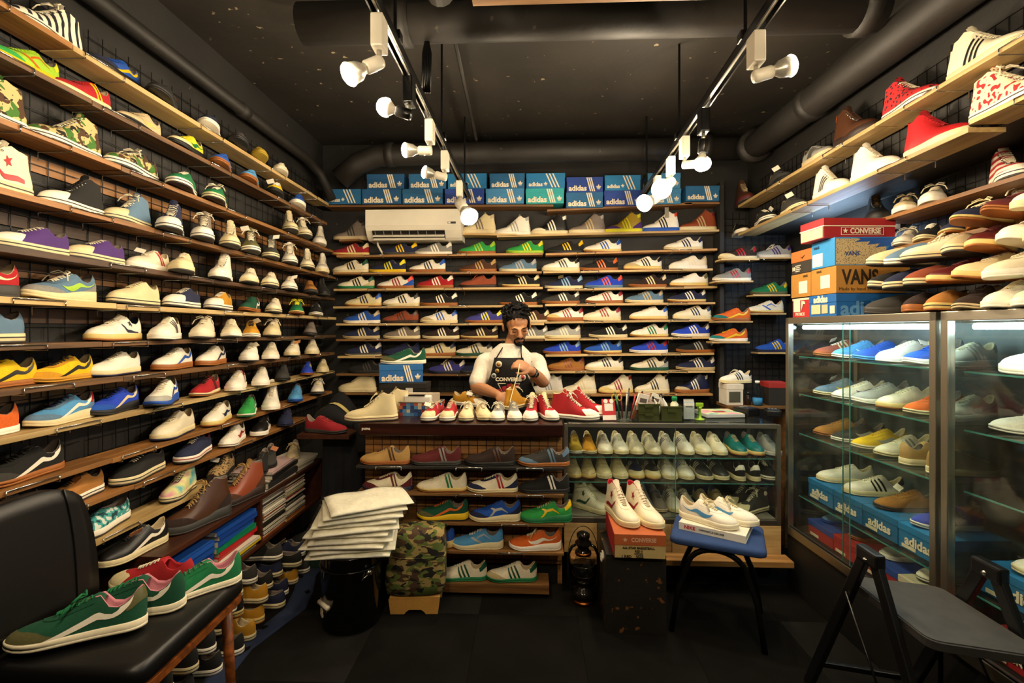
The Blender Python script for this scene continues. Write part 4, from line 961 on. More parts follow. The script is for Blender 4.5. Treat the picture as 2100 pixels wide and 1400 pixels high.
def adidas_print(t, w, h, style=0, proud=.002, col=None):
    c = col or WH; y = -proud-.0009
    lettering('adidas', c, t, (w*(.30 if style != 1 else .24), y+.0006, h*.27), (R(90), 0, 0), width=w*(.50 if style != 1 else .36), bold=.035)
    m = MB(); x0 = w*.64 if style != 1 else w*.66; stripes3(m, x0, .006 if style != 2 else h*.1, h-.004, w*.035, w*.055 if style != 1 else w*.085, w*(.10 if style != 1 else .16), y-.0002); m.build('stripes', c, t)
    if style != 1: o = link('emblem', trefoil_mesh(), c, t, (w*.88, y+.0006, h*.30), (R(90), 0, 0))
    else: o = link('emblem', trefoil_mesh(), c, t, (w*.50, y+.0006, h*.28), (R(90), 0, 0))
    o.scale = (w*.14 if style != 1 else w*.10,)*2+(1,)
bz = lambda px: (BB['box'][0].z if px < 1160 else None)
BLUES = ['#1d5f8c', '#14507e', '#1a74a8', '#1c3f8e', '#3a7fae', '#2aa0a0']
BOXES = [(0, 667, 740, 1, 0), (0, 742, 823, 0, 1), (0, 825, 908, 0, 0), (0, 912, 993, 0, 3), (0, 996, 1075, 0, 4), (0, 1078, 1157, 0, 5), (0, 1161, 1237, 0, 0), (0, 1239, 1316, 0, 3), (0, 1320, 1397, 0, 4), (0, 1406, 1476, 0, 0),
         (1, 752, 829, 0, 1), (1, 838, 915, 0, 0), (1, 918, 998, 1, 2), (1, 1004, 1076, 0, 0), (1, 1079, 1159, 1, 2), (1, 1162, 1237, 0, 3), (1, 1240, 1314, 1, 2), (1, 1328, 1396, 0, 4)]
for lv, a, b, stl, c in BOXES:
    yf = BF-.02; p, q = onY(a, 0, yf), onY(b, 0, yf); nm = 'box' if a < 1150 else 'boxr'; P, Q = BB[nm]; tt = (p.x-P.x)/(Q.x-P.x); z = P.z+(Q.z-P.z)*tt
    if a > 1400: z += .006
    h = .113; w = q.x-p.x-.004
    side = [f'{NUM[1+[x for x in range(10)].index(i)]} from the left' for i in range(10)]
    i = [x[:2] for x in BOXES].index((lv, a)); k = i if lv == 0 else i-10
    lab = f'blue shoe box with white stripes, {NUM[k+1]} from left, {"lower" if lv == 0 else "upper"} row above back wall'
    bm_ = mat(BLUES[c], 'card')
    t = shoebox(lab, (p.x+.002, yf, z+lv*(h+.001)+.001), 0, (w, .155, h), bm_, mat(BLUES[c], 'card'), group='blue boxes above the back shelves'); adidas_print(t, w, h, stl)
    if stl == 0: t.rotation_euler.z = R(random.uniform(-.4, .4))
tag(MB().box((0, 0, 0), (onY(1476, 0, BF).x-onY(1404, 0, BF).x, .14, .016), bev=.0015).build('shelf_board', W_X['b'], None, False, (onY(1404, 0, BF).x, BF, BB['boxr'][1].z-.013)), 'short board under the rightmost blue box', 'shelf')
# stack of boxes on the far showcase
def box_on_case(label, y0, y1, z, h, ln, body, lid, lidh=.035, x0=1.475, rz=0):
    """end face towards the aisle (-X), long side towards the camera (-Y)"""
    return shoebox(label, (x0, y0, z), rz, (ln, y1-y0, h), body, lid, group='shoe boxes on the glass showcase', lidh=lidh)
def end_text(t, s, d, h, col, width=None, z=.6, y=.5, bold=.02, height=None): return lettering(s, col, t, (-.0028, d*(1-y), h*z), (R(90), 0, R(-90)), width=width, height=height, bold=bold)
def side_text(t, s, w, h, col, width, x=.5, z=.5, bold=.02, height=None): return lettering(s, col, t, (w*x, -.0028, h*z), (R(90), 0, 0), width=width, height=height, bold=bold)
def end_label(t, y0, z0, y1, z1, d, col='#e2d8c2', name='paper_label'): return MB().box((-.0034, d*(1-y1), z0), (-.0022, d*(1-y0), z1)).build(name, mat(col, 'paper'), t)
z0 = ZT+.001; BLK = mat('#141210', 'plastic')
z0s = z0
adB = mat('#1460a8', 'card'); t = box_on_case('blue shoe box with pale labels at the bottom of the stack', 2.40, 2.625, z0, .108, .33, adB, adB, .04); end_text(t, 'adidas', .225, .108, WH, .12, .80, .45, .04); side_text(t, 'adidas', .33, .108, mat('#5a92c4', 'card'), .24, .42, .33, .03)
end_label(t, .10, .012, .45, .06, .225, '#d8c79a'); end_label(t, .5, .014, .72, .058, .225, '#c8b78c'); end_label(t, .8, .012, .97, .05, .225, '#ded2b6')
pr = mat('#b8282a', 'card'); t = box_on_case('red and white shoe box at the bottom far end of the stack', 2.628, 2.79, z0, .104, .31, pr, mat('#ddd0b8', 'card'), .012)
end_label(t, .1, .03, .5, .095, .162); end_text(t, 'P', .162, .104, WH, None, .6, .68, .1, .05); end_text(t, 'PATRICK', .162, .104, WH, .09, .16, .5, .02); z1 = z0+.110
vb = mat('#b07d34', 'card')
t = box_on_case('tan cardboard shoe box with big dark lettering, near one', 2.40, 2.61, z1, .133, .34, vb, vb, .133, rz=R(-1)); side_text(t, 'VANS', .34, .133, mat('#2a1c0c', 'card'), .17, .32, .58, .03, .075); side_text(t, 'Made by hand in U. S. A.', .34, .133, mat('#4a3212', 'card'), .22, .36, .13, 0)
end_label(t, .40, .03, .78, .095, .21); end_text(t, 'VANS', .21, .133, mat('#3a2810', 'card'), .045, .88, .33)
t = box_on_case('tan cardboard shoe box with pale label, far one', 2.614, 2.80, z1, .128, .34, vb, vb, .128); end_label(t, .42, .02, .85, .085, .186); end_text(t, 'VANS', .186, .128, mat('#3a2810', 'card'), .045, .86, .75); z2 = z1+.135
sk = mat('#2a86c4', 'card'); t = box_on_case('sky-blue and cream shoe box near the top of the stack', 2.41, 2.60, z2, .137, .36, sk, sk, .137); end_text(t, 'VANS', .19, .137, BLK, .05, .78, .22)
end_label(t, .05, .01, .5, .075, .19, '#e8e0d0'); MB().box((.004, -.0030, .004), (.24, -.0020, .13)).build('speckled_side', pattern('speckle'), t)
m = MB(); m.prism([(.10, .133), (.36, .133), (.36, .02), (.25, .05), (.28, .075), (.235, .07), (.26, .095), (.19, .085), (.21, .105), (.15, .098), (.165, .115), (.09, .112), (.12, .125)], .0030, .0038, Matrix.Rotation(R(90), 4, 'X')); m.build('jagged_blue_print', mat('#1450a0', 'card'), t)
side_text(t, 'VANS', .36, .137, mat('#123c80', 'card'), .07, .22, .42, .04)
nk = mat('#2f2a24', 'card'); t = box_on_case('orange and dark grey shoe box on the far end of the stack', 2.604, 2.80, z1+.130, .125, .33, nk, mat('#dc6a2c', 'card'), .06)
lettering('10', WH, t, (-.0028, .17, .03), (R(90), 0, R(-90)), height=.022, bold=.03)
for k in range(4): end_label(t, .22, .012+.010*k, .22+.22+.05*(k % 2), .017+.010*k, .196, '#c8c2b4', 'print_line')
m = MB(); m.tube([(-.003, .10, .087), (-.003, .085, .082), (-.003, .06, .096)], [.002, .004, .001], 6); m.build('side_tick', BLK, t)
cr = mat('#a01a20', 'card'); t = box_on_case('red shoe box with white star on top of the stack', 2.44, 2.62, z2+.139, .10, .36, cr, cr, .04, 1.44, R(4)); side_text(t, 'CONVERSE', .36, .1, WH, .155, .58, .36, .03, .028)
m = MB(); 
for a, b, c_, d_ in ((.085, .30, .052, .054), (.085, .30, .016, .018), (.085, .087, .016, .054), (.298, .30, .016, .054)): m.box((a, -.0032, c_), (b, -.0022, d_))
m.build('lettering_frame', WH, t)
pts = [(.107+ (.014 if i % 2 == 0 else .006)*math.sin(math.pi*i/5), .036+(.014 if i % 2 == 0 else .006)*math.cos(math.pi*i/5)) for i in range(10)]
MB().prism(pts, .0022, .0030, Matrix.Rotation(R(90), 4, 'X')).build('star', WH, t); MB().box((-.0034, .004, .004), (-.0022, .176, .056)).build('paper_label', mat('#cfa890', 'paper'), t)
MB().box((-.0036, -.0036, .058), (.364, .184, .063)).build('white_band', WH, t)
# ------------------------------------------------------------------ air conditioner
ya = 3.57; a, b = onY(749, 430, ya), onY(945, 489, ya); w, h = b.x-a.x, a.z-b.z
t = thing('air_conditioner', 'white wall-mounted air conditioner above the back shelves', 'air conditioner', (a.x, ya, b.z)); AW = mat('#e4dcc8', 'plastic')
prof = [(.0, h), (-.0, h*.99), (0, h*.42), (.012, h*.3), (.05, h*.08), (.075, 0), (.22, 0), (.22, h)]
m = MB(); n = len(prof); m.add([(0, y, z) for y, z in prof]+[(w, y, z) for y, z in prof], [list(range(n)), [n+i for i in range(n)][::-1]]+[[i, (i+1) % n, n+(i+1) % n, n+i] for i in range(n)]); m.build('casing', AW, t)
MB().box((.002, -.006, h*.44), (w-.002, 0, h*.985), bev=.003).build('front_panel', AW, t)
Mx = Matrix.Translation((0, .032, h*.19)) @ Matrix.Rotation(R(35), 4, 'X')
MB().box((w*.07, -.014, -.034), (w*.83, -.004, .034), Mx).build('outlet_slot', BLK, t)
for k in range(2): MB().box((w*.075, -.034, -.032+.026*k), (w*.825, -.012, -.024+.026*k), Mx, .001).build('flap', AW, t)
for k in range(8): MB().box((w*(.1+.09*k), -.022, -.0), (w*(.1+.09*k)+.003, -.012, .032), Mx).build('vane', mat('#8a8478', 'plastic'), t)
MB().box((w*.865, -.0075, h*.5), (w*.95, -.006, h*.57)).build('label_sticker', BLK, t); MB().box((w*.87, -.0082, h*.51), (w*.895, -.0074, h*.56)).build('label_print', AW, t)
MB().tube([(.06, .1, 0), (.065, .1, -.03), (.085, .11, -.07), (.1, .12, -.1)], .008, 8).build('hose', mat('#c8c0ac', 'plastic'), t, True)
# ------------------------------------------------------------------ things on the floor in the middle
def bail(t, pts, r, m, name='handle'): return MB().tube(pts, r, 8).build(name, m, t, True)
pc = onZ(738, 1245, 0); t = thing('metal_pail', 'glossy black metal pail with wire handle', 'pail', (pc.x, pc.y-.11, 0)); PB = mat('#0a0a0a', 'gloss')
MB().lathe([(.0, .0), (.135, 0), (.138, .006), (.15, .36), (.153, .365), (.150, .372), (.144, .365), (.13, .012), (0, .012)], 36).build('drum', PB, t, True)
MB().lathe([(.1515, .30), (.1545, .303), (.1515, .306)], 36).build('rim_bead', PB, t, True); MB().lathe([(.136, .0), (.1385, .004), (.136, .008)], 36).build('bottom_rim', CHROME, t, True)
for a in (0, 180):
    x = .150*math.cos(R(a-40)); y = .150*math.sin(R(a-40)); MB().tube([(x, y, .29), (x*1.1, y*1.1, .29)], .014, 12).build('handle_lug', CHROME, t, True)
e0, e1 = Vector((.163*math.cos(R(-40)), .163*math.sin(R(-40)), .29)), Vector((-.163*math.cos(R(-40)), -.163*math.sin(R(-40)), .29))
arc = [e0.lerp(e1, i/14)+Vector((-.145*math.sin(math.pi*i/14)*.66, -.145*math.sin(math.pi*i/14)*.76, -.155*math.sin(math.pi*i/14))) for i in range(15)]
bail(t, arc, .0028, CHROME); mid = arc[7]; MB().tube([mid-(arc[8]-arc[6]).normalized()*.045, mid+(arc[8]-arc[6]).normalized()*.045], .011, 10).build('grip', mat('#d8cdb4', 'plastic'), t, True)
txm = text_mesh('adidas', .03, .0006).copy()
for v in txm.vertices:      # wrapped round the drum
    k = .085; ang = R(-172)+v.co.x*k/.15; rr = .1465+v.co.z; z = .10+v.co.y*k; v.co = Vector((rr*math.cos(ang), rr*math.sin(ang), z))
link('lettering', txm, WH, t)
# shirts in plastic bags piled on the pail
FILM = mat('#e4dcc4', 'film'); pz = .374
for k in range(10):
    dx, dy, rz = [(0, 0, 8), (.012, .01, 12), (-.02, -.01, 5), (.01, .0, 10), (-.01, .01, 7), (.02, .0, 18), (.01, .02, 14), (.03, .02, 20), (.04, .03, 24), (.06, .035, 30)][k]
    t = thing('bagged_shirt', f'white shirt folded in a clear bag, {["lowest", "second", "third", "fourth", "fifth", "sixth", "seventh", "eighth", "ninth", "topmost"][k]} in the pile on the pail', 'shirt', (pc.x+dx+.01, pc.y-.11+dy, pz), R(rz), 'bagged white shirts')
    th = .019+.003*(k % 2); rows = []
    for j in range(11):
        y = -.145+.29*j/10; rows.append([Vector((x_, y, th*(.5+.5*(1-abs(x_/.195)**3))*(1-.5*abs(y/.145)**4)+.004*math.sin(31*x_+k*2)*math.cos(23*y+k))) for x_ in [-.195+.39*i/12 for i in range(13)]])
    m = MB(); m.grid(rows); m.grid([[Vector((v.x, v.y, 0)) for v in r] for r in rows]); n = 143
    rim = [i for i in range(13)]+[13*j+12 for j in range(1, 11)]+[130+i for i in range(11, -1, -1)]+[13*j for j in range(9, 0, -1)]
    for a_, b_ in zip(rim, rim[1:]+rim[:1]): m.f.append([a_, b_, b_+n, a_+n])
    m.build('folded_shirt', mat('#f4eedd', 'cloth'), t, True)
    bag = MB().grid([[Vector((v.x*1.07, v.y*1.05, v.z+.0025)) for v in r] for r in rows]); bag.build('bag', glass_mat('bag%d' % k, '#fdfdf8') if k == 0 else bpy.data.materials['glass_bag0'], t, True)
    if k == 9: lettering('GILDAN'[:0]+'SUPER', BLK, t, (-.03, .09, th+.006), (0, 0, 0), width=.06, bold=.02)
    pz += th+.003
# camouflage pouf on a small wooden stool
pf = onZ(852, 1256, 0); t = thing('wooden_stool', 'small pale wooden foot stool under the camouflage bag', 'stool', (pf.x, pf.y, 0), R(3)); WS = mat('#c08c3e', 'suede')
m = MB(); poly = [(-.125, 0), (-.055, 0), (-.045, .012), (-.03, .022), (.03, .022), (.045, .012), (.055, 0), (.115, 0), (.125, .075), (-.135, .075)]
for y in (-.012, .14): MB().prism(poly, -y, -y-.014, Matrix.Rotation(R(90), 4, 'X')).build('end_board', WS, t)
MB().box((-.13, -.012, .075), (.125, .16, .088), bev=.002).build('seat_board', WS, t); lettering('puma', BLK, t, (.07, -.0035+.0135-.0145+.003, .045), (R(90), 0, 0), width=.035)
t = thing('camouflage_bag', 'boxy green camouflage fabric bag on a wooden stool', 'bag', (pf.x-.01, pf.y+.07, .0895), R(5)); CM = pattern('woodland'); rows = []
for z, sx, sy, dx in ((0, .12, .07, 0), (.01, .148, .088, 0), (.06, .155, .095, 0), (.13, .152, .095, .0), (.2, .148, .092, .006), (.27, .138, .088, .014), (.31, .125, .078, .02), (.325, .10, .06, .02)):
    rows.append([Vector((dx+sx*math.copysign(abs(math.cos(a))**.4, math.cos(a)), sy*math.copysign(abs(math.sin(a))**.4, math.sin(a)), z+.004*math.sin(5*a))) for a in [2*math.pi*i/32 for i in range(32)]])
m = MB(); m.grid(rows, True); m.f += [list(range(32))[::-1], [7*32+i for i in range(32)]]; m.build('body', CM, t, True)
m = MB(); m.tube([r for r in [rows[4][i]*1.0+Vector((0, 0, 0)) for i in range(32)]]+[rows[4][0]], .004, 5); m.build('seam', CM, t, True)
# oil lantern
lp = onZ(1196, 1232, 0); t = thing('oil_lantern', 'black and copper oil lantern standing on the floor', 'lantern', (lp.x, lp.y, 0)); BM = mat('#12100e', 'gloss')
MB().lathe([(0, 0), (.055, 0), (.058, .006), (.056, .012), (.05, .02)], 24).build('foot', BRASS, t, True)
MB().lathe([(.05, .02), (.06, .03), (.062, .05), (.05, .07), (.03, .08), (.028, .095), (.036, .1), (.036, .115)], 24).build('tank', BM, t, True)
MB().lathe([(.034, .115), (.048, .135), (.055, .165), (.052, .2), (.04, .235), (.034, .25)], 24).build('glass_globe', glass_mat('lantern', '#c8c8c0'), t, True)
MB().lathe([(.036, .25), (.042, .255), (.042, .268), (.03, .275), (.03, .30), (.044, .305), (.044, .315), (.028, .33), (.035, .345), (.035, .36), (.02, .37), (0, .372)], 24).build('chimney_cap', BM, t, True); MB().lathe([(.0425, .252), (.0445, .26), (.0425, .268)], 24).build('copper_band', BRASS, t, True)
for s in (-1, 1):
    MB().tube([(s*.05, 0, .06), (s*.075, 0, .09), (s*.08, 0, .16), (s*.078, 0, .25), (s*.06, 0, .29), (s*.04, 0, .30)], .008, 8).build('side_tube', BM, t, True)
m = MB()
for z in (.15, .2): m.tube([(.058*math.cos(a), .058*math.sin(a), z) for a in [2*math.pi*i/20 for i in range(21)]], .002, 6)
m.build('globe_guard', BM, t, True); MB().tube([(.078*math.cos(a), 0, .25+.15*math.sin(a)) for a in [math.pi*i/16 for i in range(17)]], .0022, 6).build('bail_handle', BM, t, True)
# black crate with red shoe box and the red-trimmed high-tops
ca, cb = onZ(1243, 1297, 0), onZ(1366, 1300, 0); cw_ = cb.x-ca.x; ch = .375
t = thing('wooden_crate', 'worn black wooden crate standing on end', 'crate', (ca.x, ca.y, 0), R(-1)); M_CRATE = rough_paint('worn_black_crate', '#1e1b17', '#6a4522', .62, .45)
for x in (0, cw_-.014): MB().box((x, .014, 0), (x+.014, .38, ch-.014), bev=.0015).build('side_board', M_CRATE, t)
MB().box((0, .0, 0), (cw_, .014, ch-.014), bev=.0015).build('front_board', M_CRATE, t); MB().box((0, .366, 0), (cw_, .38, ch-.014), bev=.0015).build('back_board', M_CRATE, t)
MB().box((0, 0, ch-.014), (cw_, .38, ch), bev=.0015).build('top_board', M_CRATE, t)
for q in ((-.003, .10, ch-.05), (-.003, .16, ch-.09)): MB().tube([(q[0], q[1]+.03*math.cos(a), q[2]+.016*math.sin(a)) for a in [2*math.pi*i/16 for i in range(17)]], .0035, 6).build('rope_handle', mat('white', 'cloth'), t, True)
bx = Vector((ca.x+.035, ca.y-.035, ch+.0015)); tanb = mat('#bda36a', 'card'); ob = mat('#b45a2a', 'card'); rb = mat('#a8161c', 'card')
bw, bd, bh = .235, .33, .112
t = shoebox('red and tan shoe box with star emblem on the black crate', bx, R(-2), (bw, bd, bh), tanb, ob, lidh=.052)
MB().box((-.0034, .002, .004), (-.0022, bd, bh-.002)).build('red_side', rb, t); side_text(t, 'CONVERSE', bw, bh, mat('#d8a888', 'card'), .115, .57, .77, .03, .02)
side_text(t, 'ALL STAR BASKETBALL', bw, bh, BLK, .15, .47, .44, .02); side_text(t, 'RED 3', bw, bh, BLK, .035, .47, .30); side_text(t, 'OXFORD', bw, bh, BLK, .04, .47, .20); side_text(t, '1 RED    SIZE', bw, bh, BLK, .1, .35, .08)
MB().prism([(.048+(.012 if i % 2 == 0 else .005)*math.sin(math.pi*i/5), .086+(.012 if i % 2 == 0 else .005)*math.cos(math.pi*i/5)) for i in range(10)], .0026, .0034, Matrix.Rotation(R(90), 4, 'X')).build('star', mat('#d8a888', 'card'), t)
for k, (dx, dy) in enumerate(((.065, .19), (.175, .18))):
    shoe('bhi ivory crimson cream sc i:red', (bx.x+dx, bx.y+dy, ch+bh+.003), R(-74+k*5), '@on the orange box', k, sc=1.0)
# blue-topped stool with a book and a pair
def rounded(pts, r, n=4):
    out = []; N_ = len(pts)
    for i in range(N_):
        p, a, b = Vector(pts[i]), Vector(pts[i-1]), Vector(pts[(i+1) % N_]); u = (a-p).normalized()*r; v = (b-p).normalized()*r
        for k in range(n+1): s_ = k/n; out.append(tuple((p+u)*(1-s_)**2+p*2*s_*(1-s_)+(p+v)*s_*s_))
    return out
SZ = .45
q = [onZ(1376, 1053, SZ), onZ(1520, 1120, SZ), onZ(1562, 1105, SZ), onZ(1430, 1040, SZ)]
cen = (onZ(1378, 1052, SZ)+onZ(1558, 1108, SZ))/2
t = thing('blue_stool', 'black tube stool with a blue padded seat', 'stool', (cen.x, cen.y-.06, 0), R(-22)); BS = mat('#27406e', 'suede')
poly = rounded([(-.21, -.165), (.21, -.165), (.21, .165), (-.21, .165)], .035)
m = MB(); N_ = len(poly); rws = [[Vector((x*k, y*k, z)) for x, y in poly] for k, z in ((.95, SZ-.035), (1, SZ-.028), (1, SZ-.01), (.97, SZ-.002), (.9, SZ))]; m.grid(rws, True); m.f += [list(range(N_))[::-1], [4*N_+i for i in range(N_)]]; m.build('seat', BS, t, True)
for s in (-1, 1):
    arc = [(-.20, s*.17, 0), (-.17, s*.145, SZ*.45)]+[(-.13*math.cos(a), s*.125, SZ-.145+.10*math.sin(a)) for a in [math.pi*i/12 for i in range(13)]]+[(.17, s*.145, SZ*.45), (.20, s*.17, 0)]
    MB().tube(arc, .013, 10).build('leg_hoop', BLACKM, t, True)
MB().tube([(0, -.13, SZ-.045), (0, .13, SZ-.045)], .011, 8).build('cross_bar', BLACKM, t, True)
# book lying on the stool
pb = onZ(1468, 1084, SZ); t = thing('book', 'thick white book with red and black spine lettering on the blue stool', 'book', (pb.x, pb.y, SZ+.001), R(-32)); 
MB().box((-.15, -.10, .003), (.15, .10, .032)).build('pages', mat('#d8cfb8', 'paper'), t); m = MB(); m.box((-.153, -.104, 0), (.153, .103, .003)).box((-.153, -.104, .032), (.153, .103, .035)).box((-.153, -.106, 0), (.153, -.1035, .035)); m.build('cover', mat('#e6dfcc', 'plastic'), t)
lettering('NIKE', mat('#c02024', 'plastic'), t, (-.10, -.1066, .0175), (R(90), 0, 0), height=.018, bold=.03); lettering('CHRONICLE DELUXE', BLK, t, (.0, -.1066, .0175), (R(90), 0, 0), height=.009)
Mb = Matrix.Rotation(R(-32), 3, 'Z')
for k, (u, v, h) in enumerate(((-.03, -.035, -40), (.045, .06, -36))):
    w_ = Mb @ Vector((u, v, 0)); shoe('cup white sky ivory sw l:cream bow', (pb.x+w_.x, pb.y+w_.y, SZ+.037), R(h), '@of the pair on the book', k, sc=1.0)
# ------------------------------------------------------------------ chair at the left edge with green suede shoes on it
LEA = mat('#0e0d0d', 'leather'); WCH = wood('#8a4a1c', '#4a240c', 'chair_frame', 'X', .4)
t = thing('leather_chair', 'black leather chair with wooden frame at the left edge', 'chair', (-1.25, 1.47, .06))
poly = rounded([(-.215, -.24), (.215, -.24), (.20, .27), (-.20, .27)], .05); n_ = len(poly)
rws = [[Vector((x*k, y*k, z)) for x, y in poly] for k, z in ((.96, .43), (1, .44), (1.0, .47), (.985, .485), (.93, .492))]
m = MB(); m.grid(rws, True); m.f += [list(range(n_))[::-1], [4*n_+i for i in range(n_)]]; m.build('seat', LEA, t, True)
MB().prism(rounded([(-.215, -.24), (.215, -.24), (.20, .27), (-.20, .27)], .05), .405, .429).build('seat_frame', WCH, t)
rows = []
for j in range(9):
    v = j/8; z = .50+.40*v; hw = .215-.05*v**3
    rows.append([Vector((-.235-.015*v+.018*math.sin(math.pi*i/12)*0-.012*math.cos(math.pi*(i/12-.5)), -.13+hw*(-1+2*i/12), z-.05*abs(-1+2*i/12)**4*v)) for i in range(13)])
m = MB(); m.grid(rows); m.grid([[p+Vector((.045, 0, 0)) for p in r] for r in rows]); n = 117
rim = list(range(13))+[13*j+12 for j in range(1, 9)]+[104+i for i in range(11, -1, -1)]+[13*j for j in range(7, 0, -1)]
for a_, b_ in zip(rim, rim[1:]+rim[:1]): m.f.append([a_, b_, b_+n, a_+n])
m.build('backrest', LEA, t, True); MB().tube([rows[j][10]+Vector((.047, 0, 0)) for j in range(9)], .003, 6).build('backrest_seam', LEA, t, True)
for x, y in ((-.17, -.19), (.17, -.19), (.16, .21), (-.16, .21)): MB().tube([(x, y, .41), (x*1.12, y*1.08, -.06)], [.02, .013], 10).build('leg', WCH, t, True)
for x in (-.14, .14): MB().box((x-.012, -.19, .385), (x+.012, .21, .406)).build('seat_rail', WCH, t)
GS2 = 'run forest white ivory fs t:olive l:green i:pink'
for k, (x, y, h, sp, rl, sc) in enumerate([(-1.30, 1.335, 205, GS2+' bow h:olive', 8, 1.12), (-1.275, 1.475, 196, GS2, -3, 1.12), (-1.15, 1.60, 222, 'run green white ivory fs i:pink', 0, 1.0), (-1.315, 1.625, 185, 'can red white cream - i:red', 0, .95)]):
    shoe(sp, (x, y, .5535+(.012 if rl > 5 else .004 if rl else 0)), R(h), '@on the black leather chair', k, roll=R(rl), sc=sc)
# ------------------------------------------------------------------ folding stool in the right foreground
t = thing('folding_stool', 'black folding stool with A-frame sides, in front of the showcase', 'stool', (1.13, 1.66, 0)); FB = mat('#0c0c0d', 'plastic')
def bar(a, b, w, d, name, mm):
    a, b = Vector(a), Vector(b); M = Matrix.Translation(a) @ aim(b-a); MB().box((-w/2, -d/2, 0), (w/2, d/2, (b-a).length), M, .004).build(name, mm, t)
for ox, oy, s in ((0, 0, 1), (.315, -.075, 1)):
    bar((ox, oy+.36, 0), (ox, oy+.015, .70), .022, .04, 'leg', FB); bar((ox+.002, oy-.36, 0), (ox+.002, oy-.015, .70), .022, .04, 'leg', FB)
    MB().box((ox-.016, oy-.05, .665), (ox+.018, oy+.05, .715), bev=.008).build('hinge_cap', FB, t)
    MB().tube([(ox-.02, oy, .68), (ox+.022, oy, .68)], .007, 10).build('rivet', CHROME, t, True)
    MB().tube([(ox-.016, oy+.10, .52), (ox-.016, oy-.13, .20)], .004, 8).build('stay_rod', BLACKM, t, True)
sp_ = rounded([(.02, -.22), (.30, -.29), (.30, .09), (.02, .16)], .035); MB().prism(sp_, .525, .548).build('seat', mat('#2e2c2a', 'paint'), t); MB().prism([(x*.97+.005, y*.97) for x, y in sp_], .548, .551).build('seat_pad', mat('#3a3835', 'paint'), t)
bar((.0, .30, .13), (.315, .225, .13), .02, .02, 'stretcher', FB); bar((.0, -.30, .13), (.315, -.375, .13), .02, .02, 'stretcher', FB)
# ------------------------------------------------------------------ magazines and books
def book(label, loc, size, cover, name='magazine', rz=0, group=None, title=None, tcol=None):
    """flat: spine faces +X"""
    w, l, h = size; t = thing(name, label, 'book' if name == 'book' else 'magazine', loc, rz, group)
    MB().box((-w, .002, .001), (-.002, l-.002, h-.001)).build('pages', mat('#cfc6ae', 'paper'), t)
    m = MB(); m.box((-w, 0, 0), (0, l, .001)).box((-w, 0, h-.001), (0, l, h)).box((-.0018, 0, 0), (0, l, h)); m.build('cover', cover, t)
    if title: lettering(title, tcol, t, (.0006, l*.3, h*.5), (R(90), 0, R(90)), height=h*.45)
    return t
def bcol(c): return mat(c, 'plastic')
zc = cbot+.001; ydiv = onX(537, 1023, CX).y
stackA = [('#8a8578', 'grey'), ('#1a1a1c', 'black'), ('#d8b81c', 'yellow'), ('#d8d0bc', 'white with black lettering'), ('#a8201e', 'red lettered'), ('#b81e22', 'red'), ('#0f7a50', 'green'), ('#1c4a9c', 'blue'), ('#163f90', 'deep blue'), ('#1c4a9c', 'upper blue')]
z = zc
for k, (c, nm) in enumerate(stackA):
    h = (.010, .014, .016, .013, .014, .024, .024, .026, .026, .022)[k]
    if z+h > ctop-.024: break
    book(f'{nm} book lying in the stack beside the cabinet divider', (CX-.012+.02*(k in (2, 3)), ydiv-.34+.01*(k % 3), z), (.21, .30, h), bcol(c), 'book', R((-1, 2, 0)[k % 3]), 'books in the low cabinet', 'TOURING BOOKS' if k == 3 else None, BLK); z += h+.0005
z = zc
for k, (c, nm) in enumerate([('#c8c0ac', 'white'), ('#b8b0a0', 'pale grey'), ('#a82622', 'red'), ('#22201e', 'black'), ('#1c4a9c', 'blue'), ('#173f92', 'dark blue'), ('#1c4a9c', 'bright blue'), ('#2456b0', 'light blue')]):
    h = (.012, .014, .014, .02, .026, .026, .026, .024)[k]
    if z+h > ctop-.024: break
    book(f'{nm} book lying in the near stack of the low cabinet', (CX-.012-.004*(k % 3), ydiv-.652+.006*(k % 2), z), (.21, .295, h), bcol(c), 'book', 0, 'books in the low cabinet'); z += h+.0005
cols = ['#d8d0bc', '#c8bfa8', '#2a2622', '#d0c8b4', '#a03020', '#e0d8c4', '#7a7468', '#d8c070', '#cfc8b8', '#b05a24', '#e2dac8', '#333030', '#d0c8b4']
rng = random.Random(3)
for s_ in range(2):
    z = zc; k = 0; y = ydiv+.03+s_*.235
    while True:
        h = rng.choice((.006, .008, .010, .007))
        if z+h > ctop-.03: break
        ci = rng.randrange(len(cols)); pale = cols[ci] not in ('#2a2622', '#333030', '#a03020', '#b05a24', '#d8c070', '#7a7468')
        book(f'thin {"pale" if pale else "coloured"}-spined magazine, {NUM[k+1]} from bottom, {"nearer" if s_ == 0 else "farther"} stack behind the cabinet divider', (CX-.015+rng.uniform(-.012, .01), y+rng.uniform(0, .012), z), (.19, .225, h), bcol(cols[ci]), 'magazine', 0, ('pale' if pale else 'coloured')+' magazines, '+('nearer' if s_ == 0 else 'farther')+' cabinet stack'); z += h+.0004; k += 1
z = ctop+.001; yl = onX(560, 985, -1.45).y
for k, (c, nm, h) in enumerate([('#cfc6b0', 'white', .012), ('#2a2826', 'black', .03), ('#d8cfbc', 'cream', .006), ('#1c1b1a', 'black glossy', .022), ('#c9a9a6', 'pink-covered', .012)]):
    book(f'{nm} large-format magazine, {["bottom", "second", "third", "fourth", "topmost"][k]} of the pile on the low cabinet', (CX-.01+.012*(k % 2), yl-.16+.02*k, z), (.23, .34, h), bcol(c), 'magazine', R(k*1.5), 'large magazines on the cabinet'); z += h+.0006
ztop = z
